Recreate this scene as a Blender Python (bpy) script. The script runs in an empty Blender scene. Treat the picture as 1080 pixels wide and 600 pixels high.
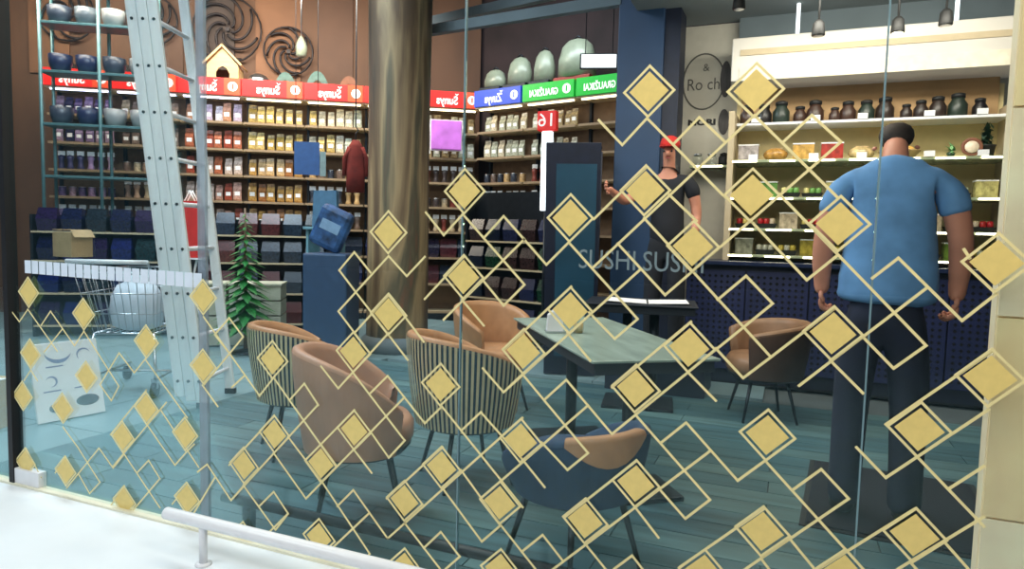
import bpy, math, random
from mathutils import Vector, Matrix
random.seed(7)
sc = bpy.context.scene
C = sc.collection

# ------------------------------------------------------------------ camera
CAM_D, CAM_H = 2.05, 1.26895
F_PX, PITCH, ROLL, YAW = 712.258, math.radians(4.3645), math.radians(1.368), math.radians(22.395)
fw = Vector((-math.sin(YAW), math.cos(YAW), 0)); rt = Vector((math.cos(YAW), math.sin(YAW), 0)); up = Vector((0, 0, 1))
fw2 = fw * math.cos(PITCH) - up * math.sin(PITCH)
up2 = up * math.cos(PITCH) + fw * math.sin(PITCH)
r_ = rt * math.cos(ROLL) + up2 * math.sin(ROLL)
u_ = up2 * math.cos(ROLL) - rt * math.sin(ROLL)
cd = bpy.data.cameras.new('camera'); cam = bpy.data.objects.new('camera', cd); C.objects.link(cam)
cd.sensor_width = 36; cd.sensor_fit = 'HORIZONTAL'; cd.lens = F_PX / 1080 * 36; cd.clip_start = 0.05
cam.matrix_world = Matrix(((r_.x, u_.x, -fw2.x, 0), (r_.y, u_.y, -fw2.y, -CAM_D), (r_.z, u_.z, -fw2.z, CAM_H), (0, 0, 0, 1)))
sc.camera = cam

# ------------------------------------------------------------------ world, lights, exposure
w = bpy.data.worlds.new('world'); sc.world = w; w.use_nodes = True
w.node_tree.nodes['Background'].inputs[0].default_value = (0.55, 0.75, 0.95, 1)
w.node_tree.nodes['Background'].inputs[1].default_value = 0.05
vs = sc.view_settings; vs.view_transform = 'Standard'; vs.look = 'None'; vs.exposure = 0.0; vs.gamma = 1.0
vs.use_curve_mapping = False

def area(name, loc, target, sx, sy, power, col=(1, 1, 1)):
    d = bpy.data.lights.new(name, 'AREA'); d.shape = 'RECTANGLE'; d.size = sx; d.size_y = sy
    d.energy = power; d.color = col
    o = bpy.data.objects.new(name, d); C.objects.link(o); o.location = loc
    o.rotation_euler = (Vector(target) - Vector(loc)).to_track_quat('-Z', 'Y').to_euler()
    return o
# concourse ceiling panels over the white walkway
area('walkway_panel_light', (-3.2, -2.6, 4.2), (-3.0, -0.6, 0), 2.4, 1.6, 120, (0.90, 0.97, 1.0))
area('walkway_panel_light', (0.2, -3.0, 4.2), (0.0, -0.8, 0), 2.4, 1.6, 48, (1.0, 0.97, 0.92))
area('soffit_downlight', (0.7, -0.8, 3.1), (0.7, 0.1, 1.0), 1.6, 0.2, 34, (1.0, 0.90, 0.74))  # added lamp without a known fixture, brightens the marble and nearby gold decals
# shop wall washers
area('shop_wall_light', (-6.7, 3.9, 4.3), (-7.5, 5.2, 2.2), 4.6, 0.5, 300, (1.0, 0.86, 0.70))
area('shop_corner_light', (-3.2, 5.4, 4.3), (-3.3, 6.8, 2.4), 2.2, 0.4, 60, (0.9, 0.97, 1.0))
area('concourse_light', (-5.2, 1.6, 4.7), (-5.2, 1.8, 0), 2.6, 1.6, 270, (0.78, 0.91, 1.0))
# cafe ceiling and display lights
area('cafe_ceiling_light', (-0.6, 2.2, 3.05), (-0.6, 2.2, 0), 1.6, 0.9, 45, (1.0, 0.86, 0.68))
area('cafe_window_light', (-2.2, 0.9, 3.3), (-2.2, 1.0, 0), 1.6, 0.5, 40, (1.0, 0.86, 0.70))
area('display_light', (0.5, 3.35, 3.0), (0.5, 4.5, 1.9), 1.9, 0.2, 38, (1.0, 0.92, 0.78))

# ------------------------------------------------------------------ materials
def lin(c):
    return tuple(((v / 255) / 12.92 if v / 255 <= 0.04045 else ((v / 255 + 0.055) / 1.055) ** 2.4) for v in c)
MATS = {}
def mat(name, rgb, rough=0.5, metal=0.0, var=0.12, scale=14.0, bump=0.0, emit=0.0, spec=0.5, stretch=None):
    if name in MATS: return MATS[name]
    m = bpy.data.materials.new(name); m.use_nodes = True; nt = m.node_tree; b = nt.nodes['Principled BSDF']
    c = lin(rgb)
    tc = nt.nodes.new('ShaderNodeTexCoord'); mp = nt.nodes.new('ShaderNodeMapping'); nz = nt.nodes.new('ShaderNodeTexNoise')
    nz.inputs['Scale'].default_value = scale; nz.inputs['Detail'].default_value = 4
    if stretch: mp.inputs['Scale'].default_value = stretch
    nt.links.new(tc.outputs['Object'], mp.inputs[0]); nt.links.new(mp.outputs[0], nz.inputs['Vector'])
    rp = nt.nodes.new('ShaderNodeValToRGB')
    rp.color_ramp.elements[0].position = 0.3; rp.color_ramp.elements[1].position = 0.7
    rp.color_ramp.elements[0].color = tuple(max(0, v * (1 - var)) for v in c) + (1,)
    rp.color_ramp.elements[1].color = tuple(min(1, v * (1 + var)) for v in c) + (1,)
    nt.links.new(nz.outputs[0], rp.inputs[0]); nt.links.new(rp.outputs[0], b.inputs['Base Color'])
    b.inputs['Roughness'].default_value = rough; b.inputs['Metallic'].default_value = metal
    b.inputs['Specular IOR Level'].default_value = spec
    if emit:
        nt.links.new(rp.outputs[0], b.inputs['Emission Color']); b.inputs['Emission Strength'].default_value = emit
    if bump:
        bp = nt.nodes.new('ShaderNodeBump'); bp.inputs['Strength'].default_value = bump
        nt.links.new(nz.outputs[0], bp.inputs['Height']); nt.links.new(bp.outputs[0], b.inputs['Normal'])
    MATS[name] = m
    return m
def mat_object_colour(name, rough=0.35, var=0.25, scale=30):
    m = mat(name, (128, 128, 128), rough); nt = m.node_tree
    b = nt.nodes['Principled BSDF']; rp = [n for n in nt.nodes if n.type == 'VALTORGB'][0]
    nz = [n for n in nt.nodes if n.type == 'TEX_NOISE'][0]; nz.inputs['Scale'].default_value = scale
    rp.color_ramp.elements[0].color = (1 - var,) * 3 + (1,); rp.color_ramp.elements[1].color = (1, 1, 1, 1)
    oi = nt.nodes.new('ShaderNodeObjectInfo'); mx = nt.nodes.new('ShaderNodeMix'); mx.data_type = 'RGBA'; mx.blend_type = 'MULTIPLY'
    mx.inputs[0].default_value = 1
    nt.links.new(oi.outputs['Color'], mx.inputs[6]); nt.links.new(rp.outputs[0], mx.inputs[7])
    nt.links.new(mx.outputs[2], b.inputs['Base Color'])
    return m
def glass(name, refl=0.07, tint=(0.955, 0.978, 0.98), gcol=(0.60, 0.93, 0.98)):
    m = bpy.data.materials.new(name); m.use_nodes = True; nt = m.node_tree
    for n in list(nt.nodes): nt.nodes.remove(n)
    o = nt.nodes.new('ShaderNodeOutputMaterial'); mx = nt.nodes.new('ShaderNodeMixShader')
    t = nt.nodes.new('ShaderNodeBsdfTransparent'); g = nt.nodes.new('ShaderNodeBsdfGlossy')
    lw = nt.nodes.new('ShaderNodeLayerWeight'); lw.inputs[0].default_value = 0.25
    ma = nt.nodes.new('ShaderNodeMath'); ma.operation = 'MULTIPLY_ADD'
    ma.inputs[1].default_value = 0.28; ma.inputs[2].default_value = refl
    nt.links.new(lw.outputs['Fresnel'], ma.inputs[0])
    t.inputs[0].default_value = tint + (1,); g.inputs[0].default_value = gcol + (1,); g.inputs['Roughness'].default_value = 0.0
    nt.links.new(ma.outputs[0], mx.inputs[0]); nt.links.new(t.outputs[0], mx.inputs[1]); nt.links.new(g.outputs[0], mx.inputs[2])
    nt.links.new(mx.outputs[0], o.inputs[0])
    return m

M_glass = glass('storefront_glass', refl=0.016)
M_clear = glass('clear_glass', refl=0.02, tint=(0.95, 0.98, 0.97), gcol=(1, 1, 1))
M_gold = mat('gold_vinyl', (232, 206, 126), 0.45, var=0.05, scale=40)
M_goldline = mat('pale_gold_vinyl', (236, 220, 160), 0.45, var=0.04, scale=40)
M_frost = mat('frosted_vinyl', (222, 232, 245), 0.6, var=0.04)
M_black = mat('black_rubber', (14, 15, 20), 0.6)
M_chrome = mat('brushed_steel', (205, 208, 214), 0.3, 1.0, var=0.06, scale=60, stretch=(1, 1, 12))
M_whitemetal = mat('white_powder_coat', (235, 236, 240), 0.35, var=0.03)
M_alu = mat('aluminium', (238, 246, 252), 0.5, 0.0, var=0.06, scale=30, stretch=(1, 1, 0.1))
M_walk = mat('white_walkway_tile', (236, 241, 245), 0.5, var=0.03, scale=3, bump=0.02)
M_sill = mat('sill_stone', (236, 232, 208), 0.5, var=0.04)
M_plank = mat('dark_plank', (62, 96, 104), 0.42, var=0.35, scale=6, stretch=(0.25, 3, 1), bump=0.05)
M_plank2 = mat('grey_plank', (80, 112, 116), 0.42, var=0.3, scale=6, stretch=(0.25, 3, 1), bump=0.05)
M_slab = mat('dark_slab', (26, 36, 44), 0.6)
M_mallfloor = mat('concourse_tile', (118, 144, 150), 0.35, var=0.1, scale=4)
M_joint = mat('concourse_joint', (80, 90, 92), 0.7)
M_marble = mat('beige_marble', (255, 220, 168), 0.35, var=0.16, scale=5, stretch=(1, 1, 0.5))
M_marble2 = mat('pale_marble', (255, 230, 194), 0.35, var=0.12, scale=6)
M_whitewall = mat('white_wall', (205, 200, 186), 0.7, var=0.05)
M_greywall = mat('grey_wall', (104, 116, 122), 0.8, var=0.1, scale=3)
M_ceil = mat('grey_ceiling', (120, 128, 130), 0.8, var=0.08, scale=3)
M_darkceil = mat('dark_ceiling', (40, 44, 48), 0.9, var=0.2, scale=2)
M_brown = mat('brown_panel', (94, 64, 44), 0.7, var=0.2, scale=2, stretch=(1, 1, 0.3))
M_maroon = mat('maroon_wall', (44, 30, 32), 0.8, var=0.4, scale=2)
M_blue = mat('dark_blue_paint', (34, 62, 96), 0.5, var=0.12, scale=3)
M_navy = mat('navy_panel', (20, 26, 48), 0.5, var=0.2)
M_red = mat('red_sign', (225, 32, 26), 0.4, var=0.05, emit=0.45)
M_orange = mat('orange_sign_band', (228, 78, 40), 0.4, var=0.05, emit=0.4)
M_green = mat('green_sign', (20, 165, 50), 0.4, var=0.05, emit=0.4)
M_bluesign = mat('blue_sign', (28, 66, 180), 0.4, var=0.05, emit=0.4)
M_print = mat('white_print', (250, 246, 240), 0.5, var=0.02, emit=0.5)
M_ink = mat('black_ink', (26, 26, 26), 0.6)
M_shelf = mat('cream_shelf', (190, 172, 140), 0.5, var=0.08)
M_peg = mat('peg_back', (120, 96, 74), 0.7, var=0.15)
M_pack = mat_object_colour('printed_bag', 0.25, 0.65, 34)
M_fabric_c = mat_object_colour('coloured_fabric', 0.85, 0.2, 60)
M_plastic_c = mat_object_colour('coloured_plastic', 0.35, 0.1, 8)
M_led = mat('led_strip', (255, 240, 200), 0.5, var=0.01, emit=11.0)
M_canopy = mat('lit_canopy', (214, 208, 198), 0.5, var=0.04, scale=4, emit=0.06)
M_canopy_in = mat('canopy_shade', (196, 178, 146), 0.6, var=0.05)
M_tan = mat('tan_leather', (166, 122, 84), 0.5, var=0.12, scale=20)
M_rose = mat('rose_tan_leather', (172, 130, 104), 0.55, var=0.14, scale=9)
M_cream = mat('cream_thread', (196, 186, 150), 0.8)
M_teal = mat('teal_fabric', (36, 66, 82), 0.85, var=0.2, scale=40)
M_bluefab = mat('blue_fabric', (28, 54, 84), 0.85, var=0.25, scale=30)
M_darkleg = mat('dark_metal_leg', (40, 44, 50), 0.4, 0.6)
M_tabletop = mat('grey_green_tabletop', (142, 160, 150), 0.25, var=0.18, scale=4, stretch=(1, 4, 1))
M_tabledge = mat('dark_table_edge', (24, 30, 40), 0.5)
M_paper = mat('white_paper', (238, 238, 240), 0.7, var=0.03)
M_skin = mat('skin', (196, 132, 108), 0.55, var=0.1, scale=12)
M_shirt = mat('blue_tshirt', (96, 142, 190), 0.85, var=0.16, scale=10, bump=0.15)
M_trouser = mat('navy_trousers', (26, 32, 52), 0.85, var=0.25, scale=14)
M_hair = mat('dark_hair', (40, 28, 22), 0.7, var=0.4, scale=60, bump=0.4)
M_uniform = mat('black_uniform', (24, 26, 34), 0.85, var=0.2)
M_redcap = mat('red_cap', (196, 40, 34), 0.8, var=0.1)
M_leaf = mat('dark_leaf', (34, 62, 44), 0.5, var=0.4, scale=20)
M_leaf2 = mat('bright_leaf', (30, 110, 46), 0.5, var=0.4, scale=20)
M_card = mat('cardboard', (186, 158, 116), 0.8, var=0.1)
M_wood = mat('pale_wood', (206, 170, 120), 0.6, var=0.15, scale=5, stretch=(1, 1, 6))
M_iron = mat('wrought_iron', (38, 32, 34), 0.5, 0.5)
M_litter = mat('translucent_dome', (138, 146, 128), 0.3, var=0.2, scale=6)
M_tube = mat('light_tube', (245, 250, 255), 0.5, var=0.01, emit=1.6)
M_purple = mat('purple_lit_panel', (186, 104, 196), 0.5, var=0.25, scale=5, emit=0.3)

# ------------------------------------------------------------------ mesh helpers
class MB:
    def __init__(s): s.v = []; s.f = []; s.mi = []; s.cur = 0
    def add(s, vs, fs):
        n = len(s.v); s.v += [tuple(v) for v in vs]
        for f in fs: s.f.append(tuple(i + n for i in f)); s.mi.append(s.cur)
        return s
    def box(s, c, d, rz=0.0, m=None):
        x, y, z = (q / 2 for q in d); ca, sa = math.cos(rz), math.sin(rz); vs = []
        for k in ((-1, -1, -1), (1, -1, -1), (1, 1, -1), (-1, 1, -1), (-1, -1, 1), (1, -1, 1), (1, 1, 1), (-1, 1, 1)):
            p = (k[0] * x, k[1] * y, k[2] * z)
            if m: p = m @ Vector(p)
            vs.append((c[0] + p[0] * ca - p[1] * sa, c[1] + p[0] * sa + p[1] * ca, c[2] + p[2]))
        return s.add(vs, [(0, 3, 2, 1), (4, 5, 6, 7), (0, 1, 5, 4), (1, 2, 6, 5), (2, 3, 7, 6), (3, 0, 4, 7)])
    def tube(s, pts, r, n=8, r1=None, closed=False):
        pts = [Vector(p) for p in pts]; L = len(pts); vs = []; fs = []
        for i, p in enumerate(pts):
            if closed: d = pts[(i + 1) % L] - pts[i - 1]
            else: d = pts[min(i + 1, L - 1)] - pts[max(i - 1, 0)]
            d.normalize(); a = d.orthogonal() if abs(d.z) > 0.95 else d.cross(Vector((0, 0, 1)))
            if abs(d.z) > 0.95: a = Vector((1, 0, 0)) - d * d.x
            a.normalize(); b = d.cross(a)
            rr = r if r1 is None else r + (r1 - r) * i / (L - 1)
            vs += [p + (a * math.cos(t) + b * math.sin(t)) * rr for t in (2 * math.pi * k / n for k in range(n))]
        for i in range(L if closed else L - 1):
            j = (i + 1) % L
            fs += [(i * n + k, i * n + (k + 1) % n, j * n + (k + 1) % n, j * n + k) for k in range(n)]
        if not closed: fs += [tuple(reversed(range(n))), tuple(range((L - 1) * n, L * n))]
        return s.add(vs, fs)
    def lathe(s, prof, n=20, c=(0, 0, 0), sx=1, sy=1):
        vs = []; fs = []; L = len(prof)
        for r, z in prof:
            vs += [(c[0] + sx * r * math.cos(2 * math.pi * k / n), c[1] + sy * r * math.sin(2 * math.pi * k / n), c[2] + z) for k in range(n)]
        for i in range(L - 1):
            fs += [(i * n + k, i * n + (k + 1) % n, (i + 1) * n + (k + 1) % n, (i + 1) * n + k) for k in range(n)]
        fs += [tuple(reversed(range(n))), tuple(range((L - 1) * n, L * n))]
        return s.add(vs, fs)
    def ball(s, c, r, n=14, k=8):
        rx, ry, rz = (r, r, r) if isinstance(r, (int, float)) else r
        prof = [(max(0.001, math.sin(math.pi * i / k)), -math.cos(math.pi * i / k)) for i in range(k + 1)]
        q = MB().lathe(prof, n)
        return s.add([(c[0] + v[0] * rx, c[1] + v[1] * ry, c[2] + v[2] * rz) for v in q.v], q.f)
    def prism(s, poly, a, b, axis='y'):
        n = len(poly); mk = {'y': lambda p, t: (p[0], t, p[1]), 'z': lambda p, t: (p[0], p[1], t), 'x': lambda p, t: (t, p[0], p[1])}[axis]
        vs = [mk(p, a) for p in poly] + [mk(p, b) for p in poly]
        fs = [tuple(range(n)), tuple(reversed(range(n, 2 * n)))] + [(i, i + n, (i + 1) % n + n, (i + 1) % n) for i in range(n)]
        return s.add(vs, fs)
    def mesh(s, name, mats, smooth=False):
        me = bpy.data.meshes.new(name); me.from_pydata(s.v, [], s.f)
        for m in (mats if isinstance(mats, (list, tuple)) else [mats]): me.materials.append(m)
        for p, i in zip(me.polygons, s.mi): p.material_index = i; p.use_smooth = smooth
        me.update(); return me
    def build(s, name, mats, parent=None, smooth=False, bevel=0.0):
        return link(name, s.mesh(name, mats, smooth), parent, bevel)
def link(name, me, parent=None, bevel=0.0):
    o = bpy.data.objects.new(name, me); C.objects.link(o)
    if parent: o.parent = parent
    if bevel:
        b = o.modifiers.new('bevel', 'BEVEL'); b.width = bevel; b.segments = 2; b.limit_method = 'ANGLE'
    return o
def tag(o, label, cat, group=None):
    o['label'] = label; o['category'] = cat
    if group: o['group'] = group
    return o
def thing(name, label, cat, loc=(0, 0, 0), rz=0.0, group=None):
    o = bpy.data.objects.new(name, None); C.objects.link(o); o.location = loc; o.rotation_euler = (0, 0, rz)
    o.empty_display_size = 0.1
    return tag(o, label, cat, group)
ORD = ('first', 'second', 'third', 'fourth', 'fifth', 'sixth', 'seventh', 'eighth', 'ninth', 'tenth', 'eleventh', 'twelfth', 'thirteenth', 'fourteenth', 'fifteenth', 'sixteenth', 'seventeenth', 'eighteenth', 'nineteenth', 'twentieth')
def struct(o): o['kind'] = 'structure'; return o
def copy_tree(o, parent=None):
    c = o.copy(); C.objects.link(c); c.parent = parent
    for ch in list(o.children): copy_tree(ch, c)
    return c
def text_mesh(name, s, size, m, depth=0.001, mirror=False, width=None, bold=0.0):
    cu = bpy.data.curves.new(name, 'FONT'); cu.body = s; cu.size = size; cu.extrude = depth; cu.align_x = 'CENTER'; cu.align_y = 'CENTER'
    cu.offset = bold; cu.resolution_u = 3
    t = bpy.data.objects.new(name, cu); C.objects.link(t); bpy.context.view_layer.update()
    me = bpy.data.meshes.new_from_object(t.evaluated_get(bpy.context.evaluated_depsgraph_get()))
    bpy.data.objects.remove(t); me.name = name; me.materials.clear(); me.materials.append(m)
    xs = [v.co.x for v in me.vertices]; k = width / (max(xs) - min(xs)) if width else 1
    for v in me.vertices:     # stand the text upright in the xz plane, facing -y
        x, y, z = v.co; v.co = ((-x if mirror else x) * k, -z, y)
    if mirror: me.flip_normals()
    return me
# ------------------------------------------------------------------ floors, walls, ceilings
o = struct(MB().box((-2, -8.0, -0.05), (24, 16.0, 0.1)).build('floor_walkway', M_walk))
fl = struct(MB().box((-1.0, 1.75, -0.05), (5.6, 3.46, 0.08)).build('floor', M_slab))
for j in range(21):                                     # cafe planks, laid along the glass
    y = 0.10 + j * 0.165; x = -3.8 - (0.45 if j % 2 else 0.0)
    k = 0
    while x < 1.8:
        a, b = max(x, -3.8), min(x + 1.05, 1.8)
        if b - a > 0.1:
            MB().box(((a + b) / 2, y, -0.006), (b - a - 0.006, 0.159, 0.012)).build('plank', random.choice((M_plank, M_plank, M_plank2)), fl)
        x += 1.05; k += 1
fm = struct(MB().box((-6, 5.5, -0.06), (18, 11, 0.07)).build('floor_concourse', M_joint))
for i in range(16):
    for j in range(9):
        x, y = -11.0 + i * 0.7, 0.36 + j * 0.72
        if -4.0 < x < 2.1 and y < 3.55: continue
        MB().box((x, y, -0.014), (0.692, 0.712, 0.026)).build('floor_tile', M_mallfloor, fm)
WA, TA = Vector((-9.6, 3.8, 0)), math.atan2(3.31, 5.18)         # the long shop wall
L1 = 6.15
T1 = Vector((math.cos(TA), math.sin(TA), 0)); N1 = Vector((math.sin(TA), -math.cos(TA), 0))
WB = WA + T1 * L1; TB = math.atan2(-0.224, 0.975); L2 = 3.6
T2 = Vector((math.cos(TB), math.sin(TB), 0)); N2 = Vector((math.sin(TB), -math.cos(TB), 0))
o = struct(MB().box((L1 / 2 - 1.2, 0.42, 2.5), (L1 + 2.6, 0.1, 5.0)).build('wall_left', M_brown)); o.location = WA; o.rotation_euler = (0, 0, TA)
for k, s in enumerate((0.3, 1.7, 2.45, 3.3, 4.1, 4.9)):
    MB().box((s, 0.355, 4.1), (0.62 if k % 2 else 0.5, 0.03, 1.6)).build('wall_panel', mat('wall_panel_%d' % (k % 3), ((118, 80, 54), (90, 62, 46), (64, 50, 44))[k % 3], 0.7, var=0.15, scale=2), o)
MB().box((5.3, 0.35, 3.9), (0.26, 0.04, 1.9)).build('wall_panel', M_maroon, o)
o = struct(MB().box((L2 / 2, 0.45, 2.5), (L2 + 0.9, 0.1, 5.0)).build('wall_back', M_maroon)); o.location = WB; o.rotation_euler = (0, 0, TB)
struct(MB().box((-5.6, 5.0, 5.05), (12, 11, 0.1)).build('ceiling_concourse', M_darkceil))
struct(MB().box((0.35, 2.42, 3.35), (3.5, 4.7, 0.1)).build('ceiling', M_ceil))
wr = struct(MB().box((0.5, 4.85, 1.65), (3.3, 0.1, 3.3)).build('wall_right', M_whitewall))
struct(MB().box((0.75, 4.72, 3.12), (2.6, 0.1, 0.36)).build('wall_bulkhead', M_greywall))
for k, (x0, y0, x1, y1, z) in enumerate(((-4.6, 5.3, -1.55, 4.55, 3.75), (-4.2, 4.55, -1.55, 4.2, 3.42))):    # concourse ceiling beams
    struct(MB().box(((x0 + x1) / 2, (y0 + y1) / 2, z), (math.hypot(x1 - x0, y1 - y0), 0.08, 0.1), math.atan2(y1 - y0, x1 - x0)).build('ceiling_beam', M_greywall))
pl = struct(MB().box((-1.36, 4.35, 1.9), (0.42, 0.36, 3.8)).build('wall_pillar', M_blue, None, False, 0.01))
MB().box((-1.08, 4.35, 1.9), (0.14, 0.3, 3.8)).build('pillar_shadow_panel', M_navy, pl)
# marble cladding right behind the glass at the right end
mb = struct(MB().box((0.93, 0.075, 1.6), (0.86, 0.05, 3.2)).build('wall_marble', M_marble2))
for k in range(6):
    for q in range(2):
        MB().box((0.715 + q * 0.43, 0.047, 0.28 + k * 0.535), (0.424, 0.012, 0.529)).build('marble_tile', M_marble if (k + q) % 2 else M_marble2, mb)
# glass sill
struct(MB().box((-1.6, -0.006, 0.004), (7.2, 0.045, 0.012)).build('trim_1', M_sill))

# ------------------------------------------------------------------ storefront glass
M_seal = mat('translucent_seal', (168, 178, 190), 0.4); nt_ = M_seal.node_tree; b0 = nt_.nodes['Principled BSDF']; b0.inputs['Alpha'].default_value = 0.5
PX = [-5.6, -3.42, -2.205, -1.03, 0.205, 1.9]
panes = []
for i in range(5):
    a, b = PX[i] + 0.004, PX[i + 1] - 0.004
    nm = 'door_1' if i == 1 else 'window_%d' % (i if i < 1 else i - 1 or 1)
    nm = ('window_1', 'door_1', 'window_2', 'window_3', 'window_4')[i]
    panes.append(struct(MB().box(((a + b) / 2, 0, 1.71), (b - a, 0.01, 3.4)).build(nm, M_glass)))
def pane_of(x):
    for i in range(5):
        if PX[i] <= x <= PX[i + 1]: return panes[i]
    return panes[4]
MB().box((-3.425, 0, 1.7), (0.034, 0.05, 3.4)).build('door_seal', M_black, panes[1])
MB().box((-2.205, 0.004, 1.7), (0.042, 0.014, 3.4)).build('edge_seal', M_seal, panes[1])
for x in (PX[3], PX[4]):
    MB().box((x, 0.0, 1.71), (0.004, 0.012, 3.4)).build('joint_seal', mat('clear_seal', (110, 140, 150), 0.3), pane_of(x - 0.01))
MB().box((-3.325, 0.0, 0.045), (0.18, 0.04, 0.075)).build('patch_fitting', M_whitemetal, panes[1], False, 0.004)
for k in range(22):                                     # frosted safety squares across the door
    x = -3.285 + k * 0.0505
    MB().box((x, -0.006, 1.058 - 0.0006 * k), (0.043, 0.001, 0.06)).build('safety_square', M_frost, panes[1])
STROKES=[[[-419,1620],[-491,1543],[-567,1620]],
[[-419,1620],[-185,1386]],
[[-337,1542],[-267,1616],[-192,1543]],
[[-116,1615],[-570,1167]],
[[-116,1615],[107,1387]],
[[-37,1539],[32,1609],[108,1535],[-344,1094],[-494,1244]],
[[-40,1395],[339,1000],[268,932],[188,1013]],
[[-345,1394],[-262,1317]],
[[-416,1474],[-572,1318]],
[[-416,1323],[-39,934],[-111,866],[-191,946]],
[[-192,1089],[-117,1162],[-42,1087],[-491,648]],
[[-39,934],[119,1086]],
[[39,860],[332,1152]],
[[115,938],[199,857]],
[[204,1171],[262,1227],[415,1071],[484,1144]],
[[-114,1322],[43,1158],[114,1227]],
[[408,1254],[421,1233]],
[[487,1000],[259,778]],
[[487,847],[267,632],[192,705]],
[[335,702],[497,540]],
[[415,627],[487,698]],
[[495,565],[307,381]],
[[339,557],[113,339]],
[[339,409],[356,392]],
[[412,482],[473,417]],
[[-38,488],[-267,264]],
[[181,558],[-81,296]],
[[-40,632],[230,364]],
[[40,561],[108,630],[181,558]],
[[37,415],[109,337]],
[[-36,340],[-11,311]],
[[-40,632],[-112,561],[-266,714],[-337,643]],
[[-419,718],[-187,490],[-256,419],[-337,497]],
[[-194,637],[-675,166]],
[[-410,575],[-635,354]],
[[-410,427],[-334,344]],
[[-562,273],[-494,206]],
[[-469,214],[-413,270],[-376,231]],
[[-265,1019],[-496,796]],
[[-267,867],[-184,791]],
[[-863,739],[-424,1165]],
[[-647,955],[-569,873]],
[[-578,1026],[-493,949],[-424,1016]],
[[-424,1016],[-650,1242]],
[[-650,1245],[-724,1170],[-877,1323],[-944,1253]],
[[-1027,1328],[-1098,1256],[-1169,1332]],
[[-1027,1328],[-798,1102],[-870,1029],[-948,1110]],
[[-802,1250],[-1093,966]],
[[-1021,1184],[-1168,1033]],
[[-1025,1039],[-941,957]],
[[-1317,1177],[-1242,1109],[-1171,1179]],
[[-1317,1177],[-1531,966],[-1393,823]],
[[-1392,1116],[-1462,1186],[-1528,1117],[-1461,1047]],
[[-1461,1047],[-1234,813]],
[[-1315,1038],[-1460,891]],
[[-1315,1038],[-1170,883]],
[[-1314,902],[-1530,678],[-1608,753]],
[[-1463,742],[-1242,521],[-1308,448],[-1386,532]],
[[-1388,677],[-1316,747],[-1161,594],[-1094,663]],
[[-1251,671],[-1678,231],[-1835,387]],
[[-1458,605],[-1683,380]],
[[-1461,457],[-1381,380]],
[[-866,880],[-639,1104]],
[[-797,807],[-863,739],[-941,812]],
[[-797,807],[-566,576],[-633,510],[-724,588]],
[[-715,734],[-646,804],[-491,648]],
[[-571,730],[-935,365]],
[[-793,661],[-1309,146]],
[[-1088,519],[-1315,295]],
[[-1094,663],[-784,359]],
[[-1016,589],[-945,661],[-789,520],[-709,440]],
[[-1016,449],[-862,282]],
[[-1309,146],[-1460,302],[-1532,227]],
[[-1089,376],[-931,211],[-862,282]],
[[-862,282],[-731,154]],
[[-784,205],[-711,278],[-637,203]],
[[-1237,217],[-1088,76]],
[[-1158,141],[-1090,214],[-1014,140],[-1073,79]],
[[-1392,224],[-1615,-2]],
[[-1602,308],[-1386,72],[-1419,33]],
[[-1834,532],[-2065,302]],
[[-1625,602],[-2056,157]],
[[-1834,686],[-1905,606],[-2195,899]],
[[-1834,686],[-1541,380]],
[[-2060,763],[-2135,830],[-2058,904],[-1986,834],[-2194,621]],
[[-1982,678],[-2046,625]],
[[-1755,609],[-1687,679],[-1621,603]],
[[-1765,462],[-1602,308]],
[[-1986,232],[-2056,157],[-2183,287],[-2236,247]],
[[-1990,231],[-1827,78],[-1765,155],[-1836,230],[-1908,160]],
[[-1765,155],[-1983,-60]],
[[-1913,14],[-1841,-58],[-1766,24]],
[[-2068,-2],[-2130,-63]],
[[-1646,-39],[-1606,0],[-1570,-30]],
[[-3293,858],[-3358,795],[-3418,845]],
[[-3293,858],[-3094,678]],
[[-3201,789],[-3132,860],[-2976,714],[-2911,785]],
[[-3057,782],[-3187,665]],
[[-3286,570],[-3337,515]],
[[-3286,570],[-3240,525]],
[[-2911,785],[-2694,558],[-2743,488],[-2814,553],[-2689,706],[-2598,627],[-2528,696]],
[[-2528,691],[-2291,469]],
[[-2204,616],[-2123,538]],
[[-2525,560],[-2754,333]],
[[-2409,520],[-2746,187]],
[[-2672,258],[-2458,52]],
[[-2592,186],[-2521,252],[-2455,182],[-2650,-18]],
[[-2523,406],[-2365,255],[-2293,327]],
[[-2443,483],[-2230,268]],
[[-2293,327],[-2255,361]],
[[-2296,180],[-2385,82]],
[[-2260,67],[-2142,238]],
[[-2830,261],[-3054,39]],
[[-2830,261],[-2741,183],[-2673,254]],
[[-2975,249],[-2829,104],[-2900,39],[-2973,120]],
[[-3069,325],[-2968,241]],
[[-2671,113],[-2783,-16]],
[[-3338,187],[-3233,59]],
[[-3054,188],[-3131,99]]]
DIAMONDS=[[-416,1698],[-117,1684],[-1021,1404],[-416,1406],[-113,1392],[-649,1320],[-1318,1261],[-269,1242],[116,1315],[-1019,1117],[-640,1028],[-1314,970],[-1463,820],[-795,883],[-267,942],[116,1015],[479,1223],[-1838,757],[-1100,739],[-422,801],[484,929],[-1830,464],[-1457,530],[-38,708],[337,775],[-1607,381],[-1985,314],[-1091,447],[-797,584],[-410,503],[-1239,301],[-867,360],[-568,354],[-37,423],[343,487],[-1615,89],[-1992,6],[-194,262],[181,340],[-1235,51],[-858,126],[-3282,939],[-2908,862],[-2194,980],[-2520,770],[-3282,648],[-2900,579],[-2198,695],[-3347,440],[-3065,415],[-2527,481],[-2676,335],[-2303,399],[-3342,117],[-3057,120],[-2673,43],[-2297,122]]
YG = -0.0058
NS = [0]
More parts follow.
